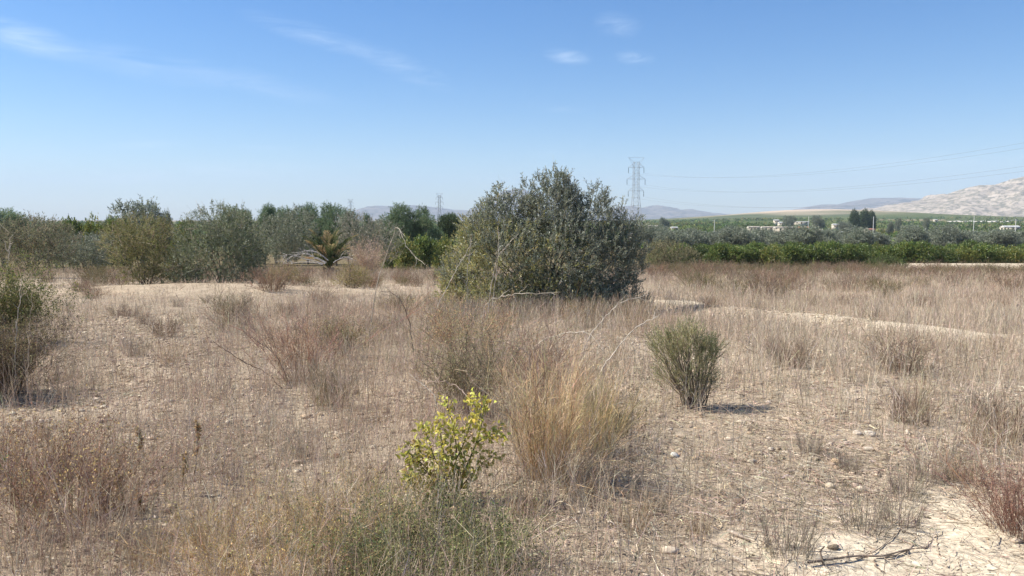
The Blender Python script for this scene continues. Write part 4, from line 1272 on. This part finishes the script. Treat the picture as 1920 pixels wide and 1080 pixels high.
def put(kind, i, u, v, sc, lab, group=None, rz=None, y=None):
    r = tp[kind, i]; loc = G(u, v) if y is None else base_at(u, y)
    o = r if (kind, i) not in tused else r.copy()
    if (kind, i) in tused: C.objects.link(o)
    tused.add((kind, i))
    o.location = [float(q) for q in loc]; o.rotation_euler = (0, 0, _r.random() * 6.28 if rz is None else rz); o.scale = (sc, sc, sc) if np.ndim(sc) == 0 else sc
    o['label'] = lab
    if group: o['group'] = group


for (i, u, v, s, lab) in ((1, 1480, 1040, 1.15, 'grey grass tuft at the bottom, left of the fallen branch'), (3, 1620, 995, 1.15, 'grey grass tuft just above the fallen branch'), (1, 1690, 985, 1.0, 'grey grass tuft right above the tip of the fallen branch'),
                          (3, 1740, 900, 1.2, 'wispy grey tuft on the stony ground above the sandy patch'), (1, 1700, 930, 1.0, 'wispy grey tuft left of the sandy patch'), (0, 1800, 900, .9, 'reddish tan tuft beyond the sandy patch'),
                          (0, 1310, 1000, .55, 'tiny reddish tuft near the bottom right of the scrub'), (2, 1180, 990, .9, 'tan tuft at the right end of the grey-green scrub'), (3, 1230, 960, .7, 'grey tuft right of the tan tuft below the broom'),
                          (2, 400, 1010, .9, 'tan tuft left of the ochre scrub'), (0, 280, 1060, .9, 'tan tuft at the bottom left'), (1, 440, 900, .8, 'grey tuft in the middle of the left foreground'),
                          (1, 1520, 850, .8, 'grey tuft on bare ground below the right berm'), (3, 1850, 780, 1.3, 'wide grey tuft at the right edge of the stony ground'), (1, 1590, 880, .7, 'small grey tuft above the long thin stick'),
                          (2, 690, 920, .8, 'tan tuft left of the sapling'), (1, 560, 860, .8, 'grey tuft on the stony ground left of the sapling'), (0, 980, 960, 1.0, 'tan tuft below the tall tan broom'), (2, 1090, 930, .9, 'tan tuft under the drooping stems of the broom')):
    put('tuft', i, u, v, s, lab, 'dry grass tufts in the foreground')
for (i, u, v, s, lab) in ((3, 1695, 700, .95, 'tall wispy grey shrub leaning left below the pale berm'), (0, 310, 632, .62, 'low brown shrub on the bare slope casting a shadow'), (3, 440, 622, 1.1, 'straw-coloured mound left of the reddish shrub'),
                          (4, 430, 590, .9, 'olive-tinted dry shrub behind the straw-coloured mound'), (0, 600, 572, .85, 'narrow dark dry shrub left of the small yellow-green shrub'), (4, 758, 585, .8, 'dark tip of a dry shrub left of the large olive bush'),
                          (2, 620, 765, .6, 'low grey-green dry shrub under the reddish shrub'), (3, 150, 545, .9, 'grey shrub at the foot of the pale patches on the left'), (1, 175, 560, .8, 'thin reddish shrub on the crest of the left slope'),
                          (1, 510, 545, 1.6, 'reddish-tan shrub between the dark olive bush and the palm'), (1, 690, 540, 1.2, 'pinkish dry shrub behind the small yellow-green shrub')):
    put('shrub', i, u, v, s, lab)
# pale dry shrub right of palm
twiggy('pale_dry_shrub', 'large pale pinkish-tan dry shrub right of the palm', 690, 516, 2.4, .42, 120, ((.36, .27, .2), (.42, .33, .25)), ((.38, .29, .21),), 3000, 42, r0=.5, w=.018, tw=7, ll=.07)
rng = np.random.default_rng(371)
k = 0
while k < 230:
    y = math.sqrt(rng.uniform(22 ** 2, 80 ** 2)); u = rng.uniform(1215, 1990)
    x = (u - 960) / F * y
    if float(bare(np.array([x]), np.array([y]))[0]) > .3 or (y < 33 and rng.random() < .6) or (x > 35 and y > 60) or fbm(np.array([x]), np.array([y]), 9, 95)[0] < .42: continue
    put('shrub', int(rng.integers(5)), u, 0, rng.uniform(.7, 1.45) * (1.0 if y < 45 else 1.25), 'brown dry shrub in the thick scrub of the field right of the large olive bush', 'brown shrubs in the scrub at right', y=y); k += 1
k = 0
while k < 60:
    y = rng.uniform(30, 60); u = rng.uniform(-60, 830)
    x = (u - 960) / F * y
    if float(bare(np.array([x]), np.array([y]))[0]) > .15 or 230 < u < 500 and y < 34: continue
    put('shrub', int(rng.integers(5)), u, 0, rng.uniform(.7, 1.5), 'brown dry shrub at the back of the clearing below the left trees', 'brown shrubs at the back of the clearing', y=y); k += 1
k = 0
while k < 26:
    y = rng.uniform(13.5, 17); u = rng.uniform(820, 1230)
    put('tuft', int(rng.integers(4)), u, 0, rng.uniform(1.6, 2.6), 'dry tuft of stalks under the front of the large olive bush', 'dry tufts at the foot of the olive bush', y=y); k += 1

k = 0
while k < 90:
    y = math.sqrt(rng.uniform(5.5 ** 2, 21 ** 2)); u = rng.uniform(-20, 1940)
    x = (u - 960) / F * y
    if float(bare(np.array([x]), np.array([y]))[0]) > .1 or fbm(np.array([x]), np.array([y]), 2.2, 97)[0] < .47: continue
    kind = 'shrub' if k % 3 == 0 else 'tuft'
    put(kind, int(rng.integers(4)), u, 0, rng.uniform(.35, .6) if kind == 'shrub' else rng.uniform(.8, 1.5), 'small dry weed clump among the stalks of the middle field', 'small weed clumps of the middle field', y=y); k += 1

# single stones big enough to point at
for i, (u, v, s, c, lab) in enumerate(((1265, 856, .030, (.66, .66, .62), 'squarish white stone on the ground right of the tall tan broom'), (1563, 1030, .030, (.27, .22, .16), 'dark brown stone beside the upright stub of the fallen branch'),
                                       (917, 962, .016, (.6, .5, .4), 'small pale stone right of the sapling foot'), (1608, 815, .035, (.6, .53, .44), 'pale stone pair member on the right stony ground, left one'), (1630, 817, .040, (.6, .54, .45), 'pale stone pair member on the right stony ground, right one'),
                                       (1628, 845, .034, (.58, .52, .43), 'pale stone just below the pair on the right stony ground'), (1566, 868, .030, (.5, .38, .25), 'ochre stone on the right stony ground'), (1558, 915, .036, (.58, .5, .38), 'flat yellowish stone below the long thin stick'), (1615, 922, .036, (.58, .5, .38), 'flat yellowish stone right of the other one below the stick'),
                                       (630, 858, .030, (.30, .17, .11), 'rusty brown stone on the ground left of the sapling'), (1385, 943, .030, (.22, .17, .13), 'dark stone left of the long thin stick'), (1410, 868, .028, (.6, .53, .43), 'pale stone at the end of the short dark stick'), (1255, 1035, .034, (.56, .48, .38), 'pale stone near the bottom right of the scrub'),
                                       (1690, 932, .02, (.56, .48, .38), 'small pale stone left of the sandy patch'))):
    rng = np.random.default_rng(380 + i); p = G(u, v); mb = MB()
    V = ICO_V; Fc = ICO_F
    mid = {}; nv = [tuple(q) for q in V]; nf = []
    for a, b_, c_ in Fc:
        m_ = []
        for e in ((a, b_), (b_, c_), (c_, a)):
            ke = tuple(sorted(e))
            if ke not in mid: mid[ke] = len(nv); nv.append(tuple(nrm((np.array(nv[e[0]]) + np.array(nv[e[1]])) / 2)))
            m_.append(mid[ke])
        nf += [(a, m_[0], m_[2]), (b_, m_[1], m_[0]), (c_, m_[2], m_[1]), tuple(m_)]
    V = np.array(nv); d = rdir(rng, 9); h = rng.uniform(.6, .95, 9)
    for q, hh in zip(d, h):
        k_ = V @ q; V = V - q * np.maximum(k_ - hh, 0)[:, None]
    V = V * (1 + rng.normal(size=(len(V), 1)) * .03) * s * np.array((1.25, 1.0, .7)) * rng.uniform(.85, 1.15, 3) + p + np.array((0, 0, s * .3))
    mb.add(V, np.array(nf), np.array(c)); single(mb, 'stone', M['stone'], p, lab, 'stone')


# ------------------------------------------------------------------ pylons, wires, poles, farms
def box(mb, c, s, col=(1, 1, 1)):
    c = np.asarray(c, float); s = np.asarray(s, float) / 2
    V = np.array([(x, y, z) for x in (-1, 1) for y in (-1, 1) for z in (-1, 1)]) * s + c
    mb.add(V, [(0, 1, 3, 2), (4, 6, 7, 5), (0, 4, 5, 1), (2, 3, 7, 6), (0, 2, 6, 4), (1, 5, 7, 3)], col)


def strut(mb, a, b, r):
    tube(mb, np.array([a, b], float), r, r, (1, 1, 1), 4)


def pylon(label, u, D, vtop, rz, r=.12, wide=1.0):
    p = base_at(u, D)
    hgt = at(u, vtop, D)[2] - p[2]
    k = hgt / 45.0
    root = thing('pylon', label, 'pylon', p, None); root['_local'] = 1
    hw = lambda z: (3.6 + (1.5 - 3.6) * min(z / 25, 1)) * wide
    mb = MB(); lv = [0, 6, 12, 17, 21.5, 25.5, 29, 32.3, 35.7, 39, 42]
    for a, b in zip(lv[:-1], lv[1:]):
        for sx in (-1, 1):
            for sy in (-1, 1):
                strut(mb, (sx * hw(a), sy * hw(a), a), (sx * hw(b), sy * hw(b), b), r * 1.5)
        for s in (-1, 1):
            for q in (-1, 1):
                strut(mb, (q * hw(a), s * hw(a), a), (-q * hw(b), s * hw(b), b), r * .7)
                strut(mb, (s * hw(a), q * hw(a), a), (s * hw(b), -q * hw(b), b), r * .7)
            strut(mb, (-hw(b), s * hw(b), b), (hw(b), s * hw(b), b), r * .8); strut(mb, (s * hw(b), -hw(b), b), (s * hw(b), hw(b), b), r * .8)
    for s in (-1, 1):
        strut(mb, (s * 1.5 * wide, 0, 42), (s * 4.6, 0, 44.6), r); strut(mb, (s * 1.5 * wide, 0, 39), (s * 4.6, 0, 44.6), r * .8)
    strut(mb, (-4.6, 0, 44.6), (4.6, 0, 44.6), r)
    mb.V = [v * k for v in mb.V]
    mb.build('tower', M['steel'], root)
    for z, w in ((39, 4.6), (32.3, 5.4), (25.5, 4.6)):
        mb = MB()
        for s in (-1, 1):
            for q in (-1, 1):
                strut(mb, (s * 1.5 * wide, q * 1.5 * wide, z), (s * w, 0, z), r); strut(mb, (s * 1.5 * wide, q * 1.5 * wide, z + 2.2), (s * w, 0, z), r * .8)
        mb.V = [v * k for v in mb.V]
        arm = mb.build('crossarm', M['steel'], root)
        for s in (-1, 1):
            mb = MB(); strut(mb, (s * w, 0, z - .1), (s * w, 0, z - 3.4), .09)
            for i in range(9): tube(mb, [(s * w, 0, z - .5 - i * .3), (s * w, 0, z - .62 - i * .3)], .22, .16, (1, 1, 1), 6)
            mb.V = [v * k for v in mb.V]
            mb.build('insulator', M['glass'], arm)
    root.rotation_euler = (0, 0, rz)
    del root['_local']
    return p, k


p1, k1 = pylon('tall lattice pylon right of the large olive bush with three pairs of arms', 1190, 480, 294, math.radians(8), .065)
pylon('lattice pylon standing over the blue hills left of the large olive bush', 825, 1050, 362, math.radians(12), .12)
pylon('smallest lattice pylon, narrow, behind the left treeline', 660, 1500, 373, math.radians(12), .17, .7)
for n_, (z, w) in enumerate(((39, 4.6), (32.3, 5.4), (25.5, 4.6))):
    for s in (-1, 1):
        a = p1 + np.array((s * w * k1 * math.cos(.14), s * w * k1 * math.sin(.14), (z - 3.4) * k1))
        b_ = np.array((190 + s * w, 100, 38 - (39 - z)))
        t = np.linspace(0, 1, 40)[:, None]
        L = a + (b_ - a) * t - np.array((0, 0, 1)) * 4 * 13.0 * t * (1 - t)
        mb = MB(); tube(mb, L, .022, .022, (1, 1, 1), 4)
        single(mb, 'power_line', M['wire'], a, '%s power line sagging right from the %s arm of the tall pylon' % ('nearer' if s > 0 else 'farther', ('top', 'middle', 'lowest')[n_]), 'power line')


def pole(u, D, vtop, lab, arm=0):
    p = base_at(u, D); hgt = at(u, vtop, D)[2] - p[2]
    mb = MB(); tube(mb, [p - np.array((0, 0, .3)), p + np.array((0, 0, hgt))], .17, .11, (1, 1, 1), 7)
    if arm:
        root = thing('utility_pole', lab, 'pole', p)
        mb.build('post', M['plaster'], root)
        m2 = MB(); box(m2, p + np.array((0, -.2, hgt - .5)), (arm, .15, .15)); m2.build('crossarm', M['steel'], root)
    else:
        single(mb, 'utility_pole', M['plaster'], p, lab, 'pole')


pole(1337, 330, 412, 'pale concrete pole among the olive trees left of the farm sheds', 2.0)
pole(1633, 330, 406, 'thin pale pole right of the conifer pair', 0)
pole(1512, 420, 406, 'thin pole rising in front of the orange-roofed house', 0)
pole(1820, 380, 405, 'thin pole in the far right orchard', 0)
pole(1898, 300, 411, 'pole with a wide crossarm near the right border', 4.5)


def house(name, label, u, D, w, h, dep, roofc, wallc=(.7, .65, .56), gable=True, wins=2, lift=0):
    p = base_at(u, D); w *= .75; h = max(1.6, h * .62); dep *= .8; p = p + np.array((0, 0, lift))
    root = thing(name, label, 'building', p)
    mb = MB(); box(mb, p + np.array((0, 0, (h - lift - .5) / 2)), (w, dep, h + lift + .5), wallc)
    mb.build('wall', M['plaster'], root)
    mb = MB(); e = .3; rh = min(w, dep) * (.22 if gable else .06)
    x0, x1, y0, y1 = -w / 2 - e, w / 2 + e, -dep / 2 - e, dep / 2 + e; z = h + .03
    V = np.array([(x0, y0, z), (x1, y0, z), (x1, y1, z), (x0, y1, z), (x0, 0, z + rh), (x1, 0, z + rh)]) + p
    mb.add(V, [(0, 1, 5, 4), (2, 3, 4, 5), (0, 3, 2, 1)], roofc); mb.add(V, [(0, 4, 3), (1, 2, 5)], wallc)
    mb.build('roof', M['tile'], root)
    mb = MB(); box(mb, p + np.array((0, -dep / 2 - .03, 1.05)), (1.2, .08, 2.1), (.2, .15, .1)); mb.build('door', M['tile'], root)
    for i in range(wins):
        x = (-1 if i % 2 else 1) * w * (.3 if wins < 3 else (.18 + .12 * (i // 2)))
        mb = MB(); box(mb, p + np.array((x, -dep / 2 - .03, h * .58)), (1.1, .08, 1.2)); mb.build('window', M['glass'], root)


OR = (.62, .32, .16); PL = (.44, .39, .32); WH = (.62, .62, .60)
for nme, lab, u, D, w, h, dep, rc, lift in (
        ('farmhouse', 'small farmhouse with an orange roof and bright wall on the far plain', 1502, 440, 7, 3.4, 6, OR, 2.2),
        ('shed', 'long low pale shed left of the orange-roofed house', 1470, 460, 17, 2.2, 6, PL, 2.6), ('shed', 'low pale shed farther left in the row of sheds', 1440, 470, 13, 2.0, 6, PL, 2.6), ('shed', 'short pale shed leftmost in the row of sheds', 1410, 480, 9, 2.0, 6, PL, 2.6),
        ('shed', 'white shed right of the orange-roofed house', 1532, 430, 4.5, 2.6, 5, PL, 1.6), ('shed', 'small white hut below the upright conifer', 1578, 400, 3.4, 2.4, 4, WH, 1.2), ('farmhouse', 'white-walled house right of the conifer pair', 1626, 430, 5.5, 3.2, 6, (.4, .2, .14), 1.6),
        ('greenhouse', 'long white greenhouse roof among dark trees on the rise', 1496, 760, 20, 2.8, 12, WH, 3.5), ('shed', 'small white hut on the rise above the sheds', 1452, 860, 7, 3.5, 6, WH, 3.5), ('shed', 'white shed on the rise left of the dark tree', 1462, 760, 8, 2.8, 7, WH, 2.5),
        ('farmhouse', 'pale house far off right of the large olive bush, left one', 1221, 640, 7, 3, 6, PL, 1.5), ('farmhouse', 'pale house far off right of the large olive bush, right one', 1229, 640, 6, 3, 6, PL, 1.5), ('shed', 'white shed right of the lone dark round tree', 1262, 600, 6, 2.6, 6, WH, 1.0),
        ('shed', 'white-fronted building near the right border with an open front', 1888, 560, 15, 3, 8, WH, 1.5), ('shed', 'white shed at the right foot of the dark sheds, by the tree', 1563, 650, 7, 3.5, 6, WH, 2.0), ('farmhouse', 'tiny white house under the rocky mountain', 1748, 1200, 6, 4, 6, WH, 1.)):
    house(nme, lab, u, D, w, h, dep, rc, gable=nme != 'greenhouse', wins=2, lift=lift)
for i in range(14):                                        # white greenhouses strung under the mountain
    u = 1775 + i * 8.2; D = 1150 + (i % 3) * 40
    p = base_at(u, D)
    mb = MB(); th = np.linspace(0, PI, 9); a = np.stack([np.cos(th) * 1.7, 0 * th, np.sin(th) * 1.4], -1)
    V = np.concatenate([a + np.array((0, -6, .6)), a + np.array((0, 6, .6))]) + p
    mb.add(V, [(j, j + 1, j + 10, j + 9) for j in range(8)], WH); mb.add(V, [tuple(range(9)), tuple(range(17, 8, -1))], WH)
    single(mb, 'greenhouse', M['plaster'], p, 'tiny white plastic greenhouse in the string along the foot of the mountain', 'greenhouse', 'white greenhouses below the mountain')

# ------------------------------------------------------------------ haze, sky, sun, camera
EL = math.radians(50); AZ = math.radians(-9)               # travel direction of the light, right and a little towards us
HAZE = 1.0e-4
m, nt, out = nodes('haze')
v = nd(nt, 'ShaderNodeVolumePrincipled'); v.inputs['Color'].default_value = (.56, .69, .87, 1); v.inputs['Density'].default_value = HAZE; v.inputs['Anisotropy'].default_value = 0
nt.links.new(v.outputs[0], out.inputs['Volume'])
mb = MB(); box(mb, (0, 5000, 280), (20000, 14000, 680))
hz = mb.build('haze', m); hz['kind'] = 'stuff'; hz['label'] = 'thin bluish haze over the far plain and hills'

w = bpy.data.worlds.new('World'); SC.world = w; w.use_nodes = True
nt = w.node_tree; nt.nodes.clear()
out = nt.nodes.new('ShaderNodeOutputWorld'); bg = nt.nodes.new('ShaderNodeBackground')
sky = nd(nt, 'ShaderNodeTexSky', sky_type='NISHITA', sun_disc=False)
sky.sun_elevation = EL; sky.sun_rotation = math.radians(-90 + 9); sky.altitude = 100; sky.air_density = 1.0; sky.dust_density = .35; sky.ozone_density = 2.0
tc = nt.nodes.new('ShaderNodeTexCoord')
dirv = tc.outputs['Generated']


def math_(op, a, b=None, clamp=False):
    n = nt.nodes.new('ShaderNodeMath'); n.operation = op; n.use_clamp = clamp
    for i, q in enumerate((a, b)):
        if q is None: continue
        if isinstance(q, (int, float)): n.inputs[i].default_value = q
        else: nt.links.new(q, n.inputs[i])
    return n.outputs[0]


def dot_(vec):
    n = nt.nodes.new('ShaderNodeVectorMath'); n.operation = 'DOT_PRODUCT'; nt.links.new(dirv, n.inputs[0]); n.inputs[1].default_value = tuple(float(q) for q in vec)
    return n.outputs['Value']


# wispy cirrus: streaky noise inside soft elongated patches of sky
mp = nt.nodes.new('ShaderNodeMapping'); mp.inputs['Rotation'].default_value = (0, math.radians(18), 0); mp.inputs['Scale'].default_value = (5, 5, 26)
nt.links.new(dirv, mp.inputs['Vector'])
nz = nt.nodes.new('ShaderNodeTexNoise'); nz.inputs['Scale'].default_value = 2.0; nz.inputs['Detail'].default_value = 9; nz.inputs['Roughness'].default_value = .66; nz.inputs['Distortion'].default_value = 1.2
nt.links.new(mp.outputs[0], nz.inputs['Vector'])
total = None
for (u0, v0, u1, v1, half, amt) in ((470, 30, 700, 100, 22, .5), (660, 85, 850, 165, 26, .45), (-60, 40, 120, 90, 30, .75), (120, 95, 420, 150, 30, .35), (330, 120, 620, 190, 26, .35), (1020, 100, 1105, 112, 16, .8), (1155, 105, 1225, 112, 15, .75), (1115, 40, 1200, 55, 26, .45),
                                    (1020, 206, 1100, 206, 7, .3), (980, 290, 1110, 290, 9, .35), (200, 275, 340, 268, 9, .35), (1500, 310, 1950, 300, 22, .45), (430, 274, 560, 280, 7, .3), (100, 330, 600, 318, 22, .4)):
    c = nrm((ray(u0, v0) + ray(u1, v1)) / 2); ax = nrm(ray(u1, v1) - ray(u0, v0)); ax = nrm(ax - c * (ax @ c)); bx = np.cross(c, ax)
    La = math.hypot(u1 - u0, v1 - v0) / 2 / F * 1.1; Lb = half / F
    a2 = math_('POWER', math_('ABSOLUTE', math_('DIVIDE', dot_(ax), La)), 2.0); b2 = math_('POWER', math_('ABSOLUTE', math_('DIVIDE', dot_(bx), Lb)), 2.0)
    f = math_('MULTIPLY', math_('SUBTRACT', 1.0, math_('SQRT', math_('ADD', a2, b2)), True), amt)
    total = f if total is None else math_('ADD', total, f)
nm = nt.nodes.new('ShaderNodeMapRange'); nm.inputs[1].default_value = .36; nm.inputs[2].default_value = .72; nt.links.new(nz.outputs['Fac'], nm.inputs[0])
cf = math_('MULTIPLY', total, nm.outputs[0], True)
mx = nt.nodes.new('ShaderNodeMix'); mx.data_type = 'RGBA'; mx.inputs['B'].default_value = (8.5, 9.6, 11.0, 1)
cf = math_('MULTIPLY', cf, .7)
nt.links.new(cf, mx.inputs['Factor']); hs = nt.nodes.new('ShaderNodeHueSaturation'); hs.inputs['Saturation'].default_value = 1.38; nt.links.new(sky.outputs[0], hs.inputs['Color'])
tn = nt.nodes.new('ShaderNodeMix'); tn.data_type = 'RGBA'; tn.blend_type = 'MULTIPLY'; tn.inputs['Factor'].default_value = 1; tn.inputs['B'].default_value = (.90, 1.0, 1.17, 1)
nt.links.new(hs.outputs[0], tn.inputs['A']); nt.links.new(tn.outputs['Result'], mx.inputs['A'])
nt.links.new(mx.outputs['Result'], bg.inputs['Color']); bg.inputs['Strength'].default_value = .062
nt.links.new(bg.outputs[0], out.inputs[0])

ld = bpy.data.lights.new('sun', 'SUN'); ld.energy = 4.6; ld.angle = math.radians(.53); ld.color = (1, .935, .83)
lo = bpy.data.objects.new('sun', ld); C.objects.link(lo)
dvec = Vector((math.cos(EL) * math.cos(AZ), math.cos(EL) * math.sin(AZ), -math.sin(EL)))
lo.rotation_euler = dvec.to_track_quat('-Z', 'Y').to_euler(); lo.location = (-20, 5, 30)

cd = bpy.data.cameras.new('camera'); co = bpy.data.objects.new('camera', cd); C.objects.link(co)
cd.sensor_width = 36; cd.lens = 36 * F / 1920; cd.clip_start = .05; cd.clip_end = 60000
co.location = (0, 0, CAMZ); co.rotation_euler = (PI / 2 - PITCH, 0, 0)
SC.camera = co
SC.view_settings.view_transform = 'Standard'; SC.view_settings.look = 'None'; SC.view_settings.gamma = 1; SC.view_settings.exposure = 1.03
cy = SC.cycles
cy.max_bounces = 6; cy.diffuse_bounces = 3; cy.glossy_bounces = 2; cy.transmission_bounces = 4; cy.volume_bounces = 1; cy.transparent_max_bounces = 8
SC.render.filter_size = 1.6 if hasattr(SC.render, 'filter_size') else 1.5
